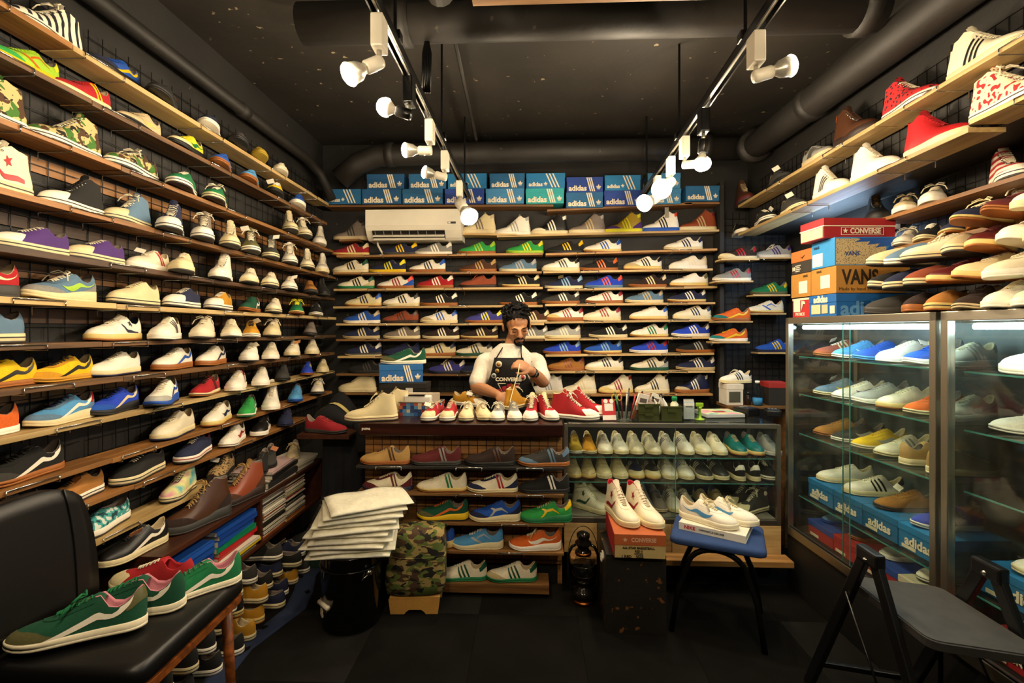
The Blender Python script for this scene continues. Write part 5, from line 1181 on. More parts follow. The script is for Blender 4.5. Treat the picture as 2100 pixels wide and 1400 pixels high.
for k in range(4):
    book(f'{["white", "grey", "cream", "pale"][k]} magazine, {["bottom", "second", "third", "topmost"][k]} of the far pile on the low cabinet', (CX-.02, yl+.22+.004*k, ctop+.001+k*.0142), (.21, .22, .0138), bcol(['#ddd5c0', '#a8a294', '#d8cdb0', '#e2dac8'][k]), 'magazine', R(-2*k), 'far magazine pile')
shoe('run black charcoal black - l:charcoal', (-1.50, yl-.03, ztop+.001), R(-70), '@on the large magazine pile', 0, sc=.9); shoe('run charcoal black black - tag:#c07a50', (-1.52, yl+.09, ztop+.001), R(-65), '@on the large magazine pile', 1, sc=.9)
shoe('run beige sand cream - bow', (-1.50, yl+.33, ctop+.060), R(-70), '@on the far magazine pile', 0, sc=.85)
for k, (px, py, sp, h, sc) in enumerate([(405, 1075, 'boot brown camel charcoal - l:camel g:darkbrown t:darkbrown c:darkbrown bow', -112, 1.0), (492, 1025, 'boot rust camel darkbrown - l:camel g:camel t:brown c:brown bow', -108, .95)]):
    p = onZ(px, py, ctop); shoe(sp, (min(p.x, -1.43), p.y, ctop+.001), R(h), '@on the low magazine cabinet', k, sc=sc)
p = onZ(298, 1135, ctop); shoe('cup black white cream fs tag:#c07a50 i:beige', (-1.53, p.y, ctop+.001), R(-100), '@on the low magazine cabinet', -1, sc=.92)
# ------------------------------------------------------------------ shoes stacked on the floor under the cabinet
fl = ['can black white cream - nocap', 'can black white white - nocap', 'slip black white cream -', 'can mustard white cream - nocap', 'slip navy white cream -', 'can black silver yellowed - nocap', 'can charcoal white white - nocap', 'slip mustard white yellowed -', 'run black white gum fs', 'can navy white white - nocap']
rng = random.Random(11); k = 0
for c in range(11):
    y = 1.62+c*.121
    for lv in range(3):
        if c in (9, 10) and lv == 2: continue
        if c >= 7 and lv == 2 and c % 2: continue
        sp = fl[rng.randrange(len(fl))]; n_ = .098*lv
        shoe(sp, (-1.475+rng.uniform(-.02, .035)+.03*(lv == 0), y+rng.uniform(-.008, .008), n_+.001), R(180+rng.uniform(-6, 6)), ['the floor below the cabinet', 'the middle layer below the cabinet', 'the upper layer below the cabinet'][lv], c, sc=.88)
mats = MB(); rows = [[Vector((-1.33+.05*math.sin(j*1.3)+u*.09, 1.5+j*.16, .003+.004*math.sin(j*2.1+u*3))) for u in (.0, .3, .6, .9, 1.2)] for j in range(10)]
tag(mats.grid(rows).build('denim_cloth', mat('#1c2a48', 'cloth'), None, True), 'dark blue denim cloth under the floor shoes', 'cloth').modifiers.new('t', 'SOLIDIFY').thickness = .004
p = onZ(622, 1132, 0); t = shoebox('dark green shoe box on the floor beside the stacked shoes', (-1.46, 2.87, .001), R(3), (.20, .14, .13), mat('#14301e', 'card'), mat('#14301e', 'card'))
shoe('slip black white white - i:red', (-1.36, 2.935, .133), R(200), '@on the dark green floor box', 0, sc=.85)
p = onZ(668, 1110, 0); t = shoebox('yellow-brown cardboard box on the floor by the pail', (-1.215, 2.78, .19), R(8), (.24, .17, .10), mat('#a98426', 'card'), mat('#a98426', 'card')); shoebox('grey cardboard box stacked on the yellow-brown one', (-1.22, 2.785, .292), R(5), (.22, .165, .10), mat('#8d857a', 'card'), mat('#938b80', 'card'))
shoebox('black box under the yellow-brown cardboard box', (-1.215, 2.77, .001), R(8), (.25, .18, .186), mat('#181614', 'card'), mat('#1c1a17', 'card'))
# ------------------------------------------------------------------ draped stand, jacket and red shoes at the counter's left end
sx0, sx1, sy0, sy1, sz = -1.36, -1.02, 3.28, 3.6, .80
sy0, sy1 = 3.02, 3.30
sx0, sx1 = onY(662, 900, sy0).x, onY(738, 900, sy0).x
t = thing('draped_stand', 'small stand covered with dark cloth beside the counter', 'stand', ((sx0+sx1)/2, (sy0+sy1)/2, 0)); hw, hd = (sx1-sx0)/2, (sy1-sy0)/2
MB().box((-hw+.02, -hd+.02, .28), (hw-.02, hd-.02, sz-.006)).build('frame_box', M_PLINTH, t)
for x in (-1, 1):
    for y in (-1, 1): MB().box((x*(hw-.05)-.02, y*(hd-.05)-.02, 0), (x*(hw-.05)+.02, y*(hd-.05)+.02, .28)).build('leg', M_PLINTH, t)
rows = []; per = []
for i in range(64):
    a = 2*math.pi*i/64; c, s_ = math.cos(a), math.sin(a); k = 1/max(abs(c), abs(s_)); per.append((c*k*(.999 if True else 1), s_*k, i))
for z in (.20, .4, .6, .74, sz-.003, sz):
    f = (sz-z)/(sz-.2); rows.append([Vector((x*hw+x*.012*f+.010*f*math.sin(i*1.9)*abs(x), y*hd+y*.012*f+.012*f*math.sin(i*1.7+1)*abs(y), z)) for x, y, i in per])
m = MB(); m.grid(rows, True); m.f.append([5*64+i for i in range(64)]); m.build('cloth_cover', mat('#10121a', 'cloth'), t, True)
t = thing('black_jacket', 'black jacket with a pale yellow stripe heaped by the shelves', 'jacket', (onY(698, 800, 3.2).x, 3.21, sz+.002)); rows = []
for j in range(13):
    v = j/12; rows.append([Vector((-.20+.42*u, -.13+.27*v, max(.002, (.215*math.exp(-((u-.42)/.33)**2)+.02*math.sin(9*u+4*v)+.018*math.sin(13*v+3*u))*(math.sin(math.pi*(v*.8+.12)))**.6*(math.sin(math.pi*min(1, max(0, u*.94+.03))))**.5))) for u in [i/16 for i in range(17)]])
m = MB(); m.grid(rows); m.grid([[Vector((p.x, p.y, 0)) for p in r] for r in rows]); n = 17*13
rim = list(range(17))+[17*j+16 for j in range(1, 13)]+[17*12+i for i in range(15, -1, -1)]+[17*j for j in range(11, 0, -1)]
for a_, b_ in zip(rim, rim[1:]+rim[:1]): m.f.append([a_, b_, b_+n, a_+n])
m.build('body', mat('#0d0e12', 'cloth'), t, True)
MB().grid([[rows[2][i]+Vector((0, -.004, .007)) for i in range(2, 16)], [rows[3][i]+Vector((0, -.004, .007)) for i in range(2, 16)]]).build('stripe', mat('#c8b870', 'cloth'), t, True)
sl = MB().tube([(.17, -.12, .03), (.22, -.2, .0), (.235, -.25, -.06), (.24, -.27, -.11)], [.045, .042, .04, .035], 10); sl.build('sleeve', mat('#0d0e12', 'cloth'), t, True)
p = onZ(668, 893, LZ[10]); shoe('run crimson maroon charcoal - l:crimson t:crimson', (onY(668, 885, 2.92).x, 2.925, sz+.017), R(-12), '@beside the black jacket', 0, sc=1.0)
pp = onY(668, 893, 2.92); t = thing('tray_board', 'small dark tray shelf under the red leather shoe', 'shelf', (pp.x-.15, 2.86, sz+.001)); MB().box((0, 0, 0), (.32, .215, .014), bev=.002).build('board', W_CAB, t); MB().box((0, -.004, -.012), (.32, 0, .014), bev=.001).build('front_lip', W_CAB, t)
# ------------------------------------------------------------------ on the wooden counter
def C(px, py): return onZ(px, py, CTZ)
for k, (px, py, sp, h, row, sc) in enumerate([(762, 862, 'hi cream white cream - nocap f:maroon l:cream', 193, '@on the left end of the wooden counter', 1.0), (792, 850, 'hi cream white cream - nocap f:maroon l:cream', 193, '@on the left end of the wooden counter', 1.0),
     (888, 858, 'can red white white - t:cream tag', -100, '@on the counter edge', .86), (922, 858, 'can red white white - t:cream', -92, '@on the counter edge', .86),
     (958, 858, 'can cream white cream - t:cream', -88, '@on the counter edge', .84), (990, 857, 'can cream white cream - t:cream bow', -75, '@on the counter edge', .84),
     (1022, 858, 'can grey white white - t:white', -92, '@on the counter edge', .84), (1054, 858, 'can grey white white - t:white', -84, '@on the counter edge', .84),
     (1090, 858, 'hi red white white - t:white g:cream', -96, '@on the counter edge', .86), (1122, 857, 'hi red white white - t:white g:cream', -70, '@on the counter edge', .86)]):
    p = C(px, py); y = max(p.y, CY+.145) if k > 1 else p.y; shoe(sp, (onY(px, 0, y).x, y, CTZ+.001), R(h), row, k, sc=sc)
for k, (px, dy) in enumerate(((1172, -.03), (1204, .10))):
    shoe('hi red white white - t:white g:red', (onY(px, 0, CY+.24).x+.012, CY+.20+dy, CTZ+.001 if k < 0 else max(CTZ, GZ)+.001), R(-22), '@beside the pen cup', k, sc=1.0)
p = C(970, 835); shoe('can mustard white white - t:white tag', (p.x-.03, p.y+.05, CTZ+.001), R(-25), '@lying behind the red pair', 0, sc=.9); shoe('run offwhite silver cream -', (p.x-.06, p.y+.175, CTZ+.001), R(200), '@lying behind the red pair', 1, sc=.9)
# mustard high-top under the man's hands
# boxes on the counter with the green suede shoe
bxy = 3.03; p = onY(775, 812, bxy); zz = CTZ+.001
for k in range(2):
    t = shoebox(f'plain black shoe box, {["lower", "upper"][k]} one under the blue box on the counter', (p.x+.01*k, bxy+.0, zz), R(2-3*k), (.30, .13, .091), mat('#16120f', 'card'), mat('#1c1814', 'card')); MB().box((.17, -.0034, .015), (.215, -.0022, .06)).build('paper_label', mat('#d0cbc0', 'paper'), t); zz += .092
q = onY(780, 785, bxy); t = shoebox('blue shoe box under the green suede shoe on the counter', (q.x, bxy-.02, zz), R(14), (.27, .15, .113), mat('#1a5fa0', 'card'), mat('#1a64a4', 'card')); adidas_print(t, .27, .113, 0); end_text(t, 'adidas', .15, .113, WH, .12, .27, .5, .035)
zz += .114; shoe('run forest white ivory fs t:olive l:green', (q.x+.125, bxy+.085, zz+.001), R(190), '@on the blue box on the counter', 0, sc=1.0)
# woven baskets
def basket(label, loc, w, d, h, c1, c2, rz=0):
    t = thing('woven_basket', label, 'basket', loc, rz); nx, nz = int(w/.022), max(3, int(h/.02)); ny = int(d/.022)
    MB().box((.004, .004, 0), (w-.004, d-.004, .004)).build('base', mat(c1[0], 'card'), t); cells = MB().box((0, 0, 0), (w/nx-.001, .004, h/nz-.001)).mesh('woven_strip'); r_ = random.Random(5)
    for j in range(nz):
        for i in range(nx):
            for y in (0.0, d-.004): link('woven_strip', cells, mat(r_.choice(c1), 'card'), t, (i*w/nx, y+(.0015 if (i+j) % 2 else -.0015), j*h/nz))
    cells2 = MB().box((0, 0, 0), (.004, d/ny-.001, h/nz-.001)).mesh('woven_strip')
    for j in range(nz):
        for i in range(ny):
            for x in (0.0, w-.004): link('woven_strip', cells2, mat(r_.choice(c1), 'card'), t, (x+(.0015 if (i+j) % 2 else -.0015), i*d/ny, j*h/nz))
    MB().tube([(0, 0, h), (w, 0, h), (w, d, h), (0, d, h), (0, 0, h)], .004, 6).build('rim', mat(c2, 'card'), t, True); return t
p = C(818, 853); basket('colourful basket woven from printed paper strips on the counter', (p.x, p.y+.0, CTZ+.001), .255, .12, .082, ['#2a5a98', '#1c3c70', '#b4542c', '#c8bca0', '#8a2c28', '#4a80b0'], '#8a7c68')
t = thing('paper_bag', 'white plastic bag of papers standing in the printed basket', 'bag', (p.x+.02, p.y+.03, CTZ+.006)); MB().box((0, 0, 0), (.17, .05, .115), bev=.012).build('bag', mat('#d8d2c4', 'film'), t, True); MB().box((.03, -.004, .112), (.13, .03, .118)).build('clip_edge', BLK, t); MB().box((.0, .052, 0), (.21, .07, .125), bev=.003).build('folder', mat('#c8b8a0', 'paper'), t)
p = C(1088, 838); basket('brown wicker basket behind the red high-tops', (p.x+.0, CY+.34, CTZ+.001), .2, .13, .10, ['#7a5020', '#8e6228', '#5e3c16'], '#6a4418')
# ------------------------------------------------------------------ on the glass counter
def G(px, py): return onZ(px, py, GZ)
p = G(1252, 864); t = thing('card_stand', 'red and white payment card standing by the pen cup', 'card stand', (p.x, p.y+.03, GZ+.001), R(8)); Mc = Matrix.Rotation(R(-14), 4, 'X')
MB().box((-.04, 0, 0), (.04, .004, .125), Mc).build('card', mat('#c02a2c', 'plastic'), t); MB().box((-.026, -.0012, .055), (.026, 0, .098), Mc).build('white_panel', mat('#e8e2d6', 'paper'), t); MB().box((-.04, -.0012, .002), (.04, 0, .03), Mc).build('white_foot', mat('#e8e2d6', 'paper'), t)
for x in (-.018, .018): MB().lathe([(0, 0), (.013, 0), (.013, .002), (0, .002)], 14, Mc @ Matrix.Translation((x, -.002, .112)) @ Matrix.Rotation(R(90), 4, 'X')).build('round_logo', mat('#e8e2d6', 'paper'), t)
CLEAR = glass_mat('plastic_cup', '#e8eef0')
def open_box(t, w, d, h, th, m, name='tub'):
    mb = MB(); mb.box((0, 0, 0), (w, d, th)).box((0, 0, th), (w, th, h)).box((0, d-th, th), (w, d, h)).box((0, th, th), (th, d-th, h)).box((w-th, th, th), (w, d-th, h)); mb.build(name, m, t)
p = G(1268, 864); cup = Vector((p.x, p.y+.01, GZ+.001)); t = thing('clear_cup', 'clear square plastic pen cup on the glass counter', 'cup', cup); open_box(t, .108, .08, .092, .003, mat('#9aa09c', 'film') if False else CLEAR, 'tub')
for k, (x, y, lx, ly, c, L_, nm) in enumerate([(.02, .03, -.2, .05, '#1c6a3c', .15, 'green'), (.035, .05, -.05, .1, '#8a1c20', .16, 'dark red'), (.05, .03, .05, 0, '#b8b0a0', .15, 'silver'), (.06, .055, .1, .05, '#22201e', .17, 'black'), (.075, .03, .22, 0, '#a8262a', .15, 'red'), (.085, .05, .35, .1, '#d8d2c4', .16, 'white')]):
    d = Vector((lx, ly, 1)).normalized(); a = cup+Vector((x, y, .006)); pt = thing('pen', f'{nm} pen standing in the clear pen cup', 'pen', a, 0, 'pens in the cup'); MB().tube([(0, 0, 0), d*L_], .0045, 8).build('barrel', mat(c, 'plastic'), pt, True); MB().tube([d*L_, d*(L_+.012)], [.0048, .003], 8).build('cap', mat(c, 'gloss'), pt, True)
pt = thing('scissors', 'yellow-handled scissors standing in the pen cup', 'scissors', cup+Vector((.012, .05, .006)))
MB().box((-.004, -.001, 0), (.006, .001, .10)).build('blades', CHROME, pt)
for s in (-1, 1): MB().tube([(-.01+s*.016+.013*math.cos(a), 0, .125+.018*math.sin(a)) for a in [2*math.pi*i/14 for i in range(15)]], .0035, 6).build('finger_ring', mat('#c8a83c', 'plastic'), pt, True)
pt = thing('marker', 'fat orange marker leaning in the pen cup', 'marker', cup+Vector((.095, .045, .006))); d = Vector((.35, 0, 1)).normalized(); MB().tube([(0, 0, 0), d*.16], .009, 10).build('barrel', mat('#e8741c', 'plastic'), pt, True); MB().tube([d*.16, d*.175], [.006, .003], 8).build('tip', BLK, pt, True)
OLV = mat('#3a3f1c', 'plastic')
def crate(label, loc, w, d, h):
    t = thing('plastic_crate', label, 'crate', loc, 0, 'olive plastic crates'); open_box(t, w, d, h, .003, OLV); MB().box((-.004, -.004, h-.008), (w+.004, 0, h)).build('rim', OLV, t); MB().box((w*.3, -.008, h*.6), (w*.7, -.003, h*.85)).build('handle', OLV, t); return t
p = G(1310, 864); cc = Vector((p.x, p.y+.0, GZ+.001)); crate('olive green plastic crate, lower of two beside the pen cup', cc, .118, .1, .05); c2 = cc+Vector((0, .0, .0515)); crate('olive green plastic crate, upper of two beside the pen cup', c2, .118, .1, .05)
p = G(1355, 864); c3 = Vector((p.x+.005, p.y, GZ+.001)); crate('larger olive green plastic crate under the green-capped bottle', c3, .118, .11, .088)
for k, (x, y, lx, c, nm) in enumerate([(.025, .04, -.5, '#e2dccc', 'white'), (.045, .06, -.3, '#cfc8b8', 'pale grey'), (.06, .03, -.35, '#e8e2d6', 'ivory'), (.03, .075, -.1, '#8c8880', 'grey')]):
    a = c3+Vector((x, y, .005)); d = Vector((lx, 0, 1)).normalized(); pt = thing('glue_tube', f'{nm} squeeze tube leaning in the larger olive crate', 'tube', a, 0, 'squeeze tubes'); MB().tube([(0, 0, 0), d*.10, d*.12, d*.135], [.011, .011, .005, .004], 10).build('tube_body', mat(c, 'plastic'), pt, True); MB().tube([d*.135, d*.15], .006, 8).build('tube_cap', BLK, pt, True)
pt = thing('glue_bottle', 'white bottle with green cap in the larger olive crate', 'bottle', c3+Vector((.088, .05, .004))); MB().lathe([(0, 0), (.022, 0), (.023, .004), (.023, .09), (.012, .105), (.012, .11)], 18).build('bottle_body', mat('#dcd8b8', 'plastic'), pt, True); MB().lathe([(.016, .11), (.016, .13), (.013, .134), (0, .134)], 16).build('cap', mat('#1a8a50', 'plastic'), pt, True)
for k, (x, rz, c, nm) in enumerate([(.02, 12, '#d8d0c0', 'white'), (.06, -8, '#c8a898', 'pink-edged'), (.09, 20, '#e2dccc', 'cream')]):
    pt = thing('paper_packet', f'{nm} paper packet standing in the upper olive crate', 'packet', c2+Vector((x, .035+.015*k, .004)), 0, 'paper packets'); MB().box((-.03, -.004, 0), (.03, .004, .10), Matrix.Rotation(R(rz), 4, 'Y'), .002).build('packet', mat(c, 'paper'), pt); MB().box((-.02, -.0052, .05), (.02, -.004, .075), Matrix.Rotation(R(rz), 4, 'Y')).build('print_patch', mat('#5a4a44', 'paper'), pt)
p = G(1400, 862); cup2 = Vector((p.x, p.y+.01, GZ+.001)); t = thing('clear_cup', 'clear plastic box of cards right of the olive crates', 'cup', cup2); open_box(t, .10, .07, .085, .0025, CLEAR)
for k in range(4):
    pt = thing('card', f'{["white", "pale blue", "cream", "grey"][k]} card standing in the clear plastic box', 'card', cup2+Vector((.015+.003*k, .012+.013*k, .004))); MB().box((0, 0, 0), (.06, .0015, .095+.006*k), None, 0).build('card_sheet', mat(['#e6e0d2', '#b8c8d4', '#ddd2b8', '#b0aca4'][k], 'paper'), pt); MB().box((.01, -.0006, .07), (.05, 0, .075)).build('print_line', BLK, pt)
p = G(1437, 862); t = thing('lime_stand', 'lime green plastic stand on the glass counter', 'stand', (p.x, p.y+.02, GZ+.001)); LM = mat('#8fb824', 'plastic')
MB().lathe([(0, 0), (.028, 0), (.028, .006), (.012, .012), (.008, .03), (.008, .06), (.014, .068), (.014, .078), (0, .08)], 18).build('pedestal', LM, t, True); MB().box((-.02, -.012, .076), (.02, .012, .10), bev=.004).build('clamp', LM, t)
p = G(1445, 858); t = thing('magazine', 'open-printed magazine in a clear case on the glass counter', 'magazine', (p.x+.02, p.y+.02, GZ+.001), R(6)); MB().box((0, 0, 0), (.24, .2, .02), bev=.003).build('case', mat('#b8bcb8', 'film'), t); MB().box((.006, .006, .02), (.234, .194, .0215)).build('printed_cover', pattern('pastel'), t); MB().box((.08, .06, .0215), (.16, .11, .022)).build('red_print', mat('#b03040', 'paper'), t)
for k, (px, w, d, h, lab) in enumerate([(1545, .10, .12, .05, 'black label printer lying on the glass counter'), (1583, .085, .10, .045, 'black card reader at the right end of the glass counter')]):
    p = G(px, 856); t = thing('small_device', lab, 'device', (p.x-.03, p.y, GZ+.001), R(25-40*k)); MB().box((0, 0, 0), (w, d, h), bev=.01).build('housing', mat('#141415', 'plastic'), t); MB().box((w*.15, d*.1, h), (w*.85, d*.45, h+.002)).build('screen', mat('#3a4450', 'gloss'), t)
    for i in range(3): MB().box((w*(.2+.22*i), d*.6, h), (w*(.34+.22*i), d*.75, h+.003)).build('key', mat('#8a8880', 'plastic'), t)
# corner shelf with clutter behind the glass counter
cy_ = 3.25; p = onY(1493, 832, cy_); t = thing('corner_shelf', 'small wooden corner shelf behind the glass counter', 'shelf', (p.x, cy_, p.z)); MB().box((0, 0, -.02), (.42, .2, 0), bev=.002).build('board', W_X['b'], t)
for x in (.02, .38): MB().box((x, .02, -p.z), (x+.02, .18, -.02)).build('leg', W_X['b'], t)
o = Vector((p.x, cy_, p.z+.001))
t = shoebox('white box with dark printed side on the corner shelf', o+Vector((.0, .02, 0)), R(3), (.11, .12, .14), mat('#d8d2c4', 'card'), mat('#e0d8c8', 'card')); MB().box((.015, -.003, .02), (.09, -.002, .09)).build('printed_side', mat('#4a4a3c', 'card'), t)
t = shoebox('black and red box at the right end of the corner shelf', o+Vector((.28, .03, 0)), R(-4), (.13, .14, .15), mat('#2a2622', 'card'), mat('#a82a24', 'card'))
t = thing('water_bottle', 'clear water bottle with white cap on the corner shelf', 'bottle', o+Vector((.205, -.0+.03, 0))); MB().lathe([(0, 0), (.03, 0), (.032, .01), (.031, .05), (.032, .06), (.031, .10), (.028, .12), (.014, .14), (.013, .148)], 20).build('bottle_body', glass_mat('bottle', '#d0e4ee'), t, True); MB().lathe([(.03, .003), (.0305, .05), (0, .05)], 18).build('water', mat('#5aa0c8', 'gloss'), t, True); MB().lathe([(.015, .148), (.015, .163), (0, .164)], 14).build('cap', mat('#e4e0d4', 'plastic'), t, True)
t = thing('mug', 'small dark glue jar on the corner shelf', 'jar', o+Vector((.15, .05, 0))); MB().lathe([(0, 0), (.02, 0), (.02, .05), (.012, .06), (.012, .07)], 16).build('jar_body', mat('#2a1a10', 'gloss'), t, True); MB().lathe([(.014, .07), (.014, .085), (0, .086)], 14).build('lid', BLK, t, True)
shoe('cup white black cream s3 bow', (o.x+.085, o.y+.09, o.z+.142), R(190), '@on the white box in the corner', 0, sc=.8)
# ------------------------------------------------------------------ inside the showcases
def case_row(case, z, row, specs, u0, du, head=-90, w=.24, sc=.92):
    for k, sp in enumerate(specs):
        if sp: p = scw(u0+du*k, w, z+.0015, case); shoe(sp, p, SC_A+R(head)+R(((k*37) % 17)-8), row, k, sc=sc)
n_ = 'left showcase'
case_row(0, SHELVES[3], f'the top shelf, {n_}', ['run rust beige gum s3 l:white tag', 'run sky white white sw', 'run blue lightblue sky sw', 'cup white ivory white -', 'jog blue yellow white sw tag', 'cup white silver white s3'], .10, .145)
case_row(0, SHELVES[2], f'the second shelf, {n_}', ['run slate yellow cream sw tag', 'run white purple white sw', 'jog silver grey white -', 'cup offwhite ivory yellowed -', 'run orange white cream sw', 'cup white sky white sw'], .10, .145)
case_row(0, SHELVES[1], f'the third shelf, {n_}', ['run tan brown gum - ', 'run charcoal silver white sw', 'run yellow silver cream sw', 'run offwhite grey cream s3'], .10, .14); case_row(0, SHELVES[1], f'the third shelf, {n_}', ['cup camel tan cream -', 'cup camel tan cream -'], .68, .13, 90)
case_row(1, SHELVES[3], 'the top shelf, right showcase', ['', '', 'cup white green white sw', 'cup white silver white -', 'cup white red white sw'], .10, .2, -100); p = scw(.24, .13, SHELVES[3]+.0015, 1); shoe('cup white sky white sw', p, SC_A+R(176), 'the top shelf, right showcase', -1, sc=1.05)
case_row(1, SHELVES[2], 'the second shelf, right showcase', ['run white navy white sw', 'run white red white sw', 'run white blue white sw', 'jog silver navy white sw'], .12, .19, -110)
case_row(1, SHELVES[1], 'the third shelf, right showcase', ['', 'cup white green cream s3', 'run blue yellow white sw', 'run grey white white sw'], .12, .19, -100)
def case_boxes(case, z, specs, h, u0=.05, du=.205):
    out = []
    for k, (body, lid, lab, txt) in enumerate(specs):
        p = scw(u0+du*k, .10, z+.0015, case); t = shoebox(lab, p, SC_A, (du-.006, .28, h), mat(body, 'card'), mat(lid, 'card'), group='boxes inside the showcases', lidh=.03)
        if txt: side_text(t, txt, du-.006, h, WH, .13 if len(txt) > 4 else .07, .5, .42, .03)
        MB().box((.02, -.0034, .008), (.09, -.0022, .022)).build('paper_label', mat('#d8cfae', 'paper'), t)
case_boxes(0, SHELVES[0], [('#1a6a9c', '#1a6fa4', 'blue shoe box, farthest on the middle level of the left showcase', 'adidas'), ('#1a6090', '#1a6898', 'blue shoe box, second on the middle level of the left showcase', 'adidas'), ('#16608e', '#1a6898', 'blue shoe box, third on the middle level of the left showcase', 'adidas'), ('#1a70a4', '#1a78b0', 'blue shoe box, nearest on the middle level of the left showcase', 'adidas')], .105)
case_row(0, SHELVES[0]+.107, f'the boxes on the middle level, {n_}', ['cup white ivory cream -', 'cup white black cream s3', 'run tan brown darkbrown - tag', 'run royal navy white s3'], .14, .2, -100)
case_boxes(0, ZB+.012, [('#a82224', '#1c3f90', 'red and blue box, farthest at the bottom of the left showcase', None), ('#b01e22', '#a81c20', 'red shoe box, second at the bottom of the left showcase', None), ('#a01c22', '#1c3f90', 'red box with blue lid, third at the bottom of the left showcase', None), ('#8c181c', '#c8bda0', 'dark red box, nearest at the bottom of the left showcase', None)], .085)
case_row(0, ZB+.012+.087, f'the bottom boxes, {n_}', ['run slate sky blue -', 'run navy blue gum -', 'cup silver blue white sw', 'can white red white - nocap'], .14, .2, -100, .25, .8)
case_boxes(1, SHELVES[0], [('#1a6a9c', '#1a6fa4', 'blue shoe box with white lettering in the right showcase', 'adidas'), ('#1a6a9c', '#1a70a8', 'second blue shoe box in the right showcase', 'adidas')], .105, .05, .3)
case_row(1, SHELVES[0]+.107, 'the blue boxes, right showcase', ['jog white blue cream s3 l:white', 'can navy white white - t:white'], .2, .3, -110)
case_boxes(1, ZB+.012, [('#b01c22', '#b01c22', 'red shoe box with white lettering at the bottom of the right showcase', 'CONVERSE'), ('#b01c22', '#b01c22', 'second red shoe box at the bottom of the right showcase', 'CONVERSE')], .085, .05, .3)
case_row(1, ZB+.012+.087, 'the red boxes, right showcase', ['hi navy white white - t:white', 'can navy white white - t:white'], .2, .3, -110, .25, .68)
# ------------------------------------------------------------------ loose shoes heaped on the showcases
PILE = [(0, [(1800, 'slip charcoal black charcoal -'), (1845, 'slip darkbrown gum gum - nof'), (1893, 'slip tan cream yellowed -'), (1950, 'run darkbrown brown beige -'), (2015, 'cup white cream white -'), (2080, 'cup mint white white -')]),
        (1, [(1785, 'slip black white cream -'), (1820, 'slip navy white cream -'), (1865, 'slip rust cream cream -'), (1915, 'cup maroon brown yellowed -'), (1970, 'cup cream sand yellowed - o:gum'), (2040, 'cup offwhite yellow white -')]),
        (2, [(1790, 'slip cream ivory cream -'), (1830, 'slip slate white white -'), (1868, 'can ivory white cream - nocap'), (1912, 'slip beige cream cream -'), (1960, 'cup maroon wine yellowed -'), (2025, 'cup white silver white sw'), (2085, 'cup ivory cream cream -')]),
        (3, [(1935, 'run navy cream yellowed sw l:cream bow'), (2000, 'run maroon brown gum - i:sand'), (2065, 'cup white beige cream -')])]
for lv, items in PILE:
    for k, (px, sp) in enumerate(items):
        X = 1.60+.012*lv; y = onX(px, 0, 1.50).y
        shoe(sp, (X, y, ZT+.002+.104*lv), R(186+((k*53+lv*31) % 56)-28), ['the showcase top, bottom of the heap', 'the second layer of the heap', 'the third layer of the heap', 'the top of the heap'][lv], k, pitch=R(((k*29+lv*17) % 9)-4) if lv else 0, roll=R(((k*41+lv*13) % 11)-5) if lv else 0, sc=.92)
# ------------------------------------------------------------------ boxes on the hanging shelf over the camera
hz_ = 2.50; a_, b_ = onZ(970, 13, hz_), onZ(1192, 13, hz_)
t = thing('hanging_shelf', 'wooden shelf hung under the ceiling at the top of the picture', 'shelf', (a_.x, a_.y-.3, hz_)); MB().box((0, 0, 0), (.9, .3, .02), bev=.002).build('board', W_X['o'], t)
for x in (.02, .88):
    for y in (.02, .28): MB().tube([(x, y, .02), (x, y, CEIL-hz_)], .005, 8).build('rod', BLACKM, t)
shoebox('white box on the hanging shelf at the top edge', (a_.x+.01, a_.y-.28, hz_+.0205), 0, (.34, .26, .12), mat('#d8d0bc', 'card'), mat('#d8d0bc', 'card')); t = shoebox('green box on the hanging shelf at the top edge', (a_.x+.40, a_.y-.28, hz_+.0205), 0, (.34, .26, .12), mat('#0f5a48', 'card'), mat('#0f5a48', 'card'))
# ------------------------------------------------------------------ the man behind the counter
def PJ(px, py, Y): return onY(px, py, Y)
SKIN = mat('#b57e56', 'skin'); MR = thing('person', 'man in white t-shirt and black apron lacing a shoe behind the counter', 'person', (PJ(1045, 800, 3.38).x, 3.38, 0)); MO = Vector(MR.location)
def vox(mb, name, size, m, parent, smooth=6, fac=.5, origin=None):
    me = mb.mesh(name); o = bpy.data.objects.new(name, me); COL.objects.link(o)
    r = o.modifiers.new('r', 'REMESH'); r.mode = 'VOXEL'; r.voxel_size = size
    s = o.modifiers.new('s', 'SMOOTH'); s.iterations = smooth; s.factor = fac
    dg = bpy.context.evaluated_depsgraph_get(); dg.update(); ev = o.evaluated_get(dg); nm = bpy.data.meshes.new_from_object(ev); bpy.data.objects.remove(o)
    for p in nm.polygons: p.use_smooth = True
    off = origin or MO
    for v in nm.vertices: v.co -= off
    nm.materials.clear(); return link(name, nm, m, parent)
def ell(mb, rings, n=24):
    """rings: centre, rx, ry, optional exponent; horizontal ellipses"""
    rows = []
    for c, rx, ry in rings: rows.append([Vector(c)+Vector((rx*math.cos(2*math.pi*i/n), ry*math.sin(2*math.pi*i/n), 0)) for i in range(n)])
    b = len(mb.v); mb.grid(rows, True); mb.f += [[b+i for i in range(n)][::-1], [b+(len(rows)-1)*n+i for i in range(n)]]
def blob(mb, c, r, M=None, n=14, m=9):
    rows = []
    for j in range(m+1):
        t = math.pi*j/m; rows.append([Vector((r[0]*math.sin(t)*math.cos(2*math.pi*i/n), r[1]*math.sin(t)*math.sin(2*math.pi*i/n), -r[2]*math.cos(t))) for i in range(n)])
    rows = [[(M @ v if M else v)+Vector(c) for v in rw] for rw in rows]; mb.grid(rows, True)
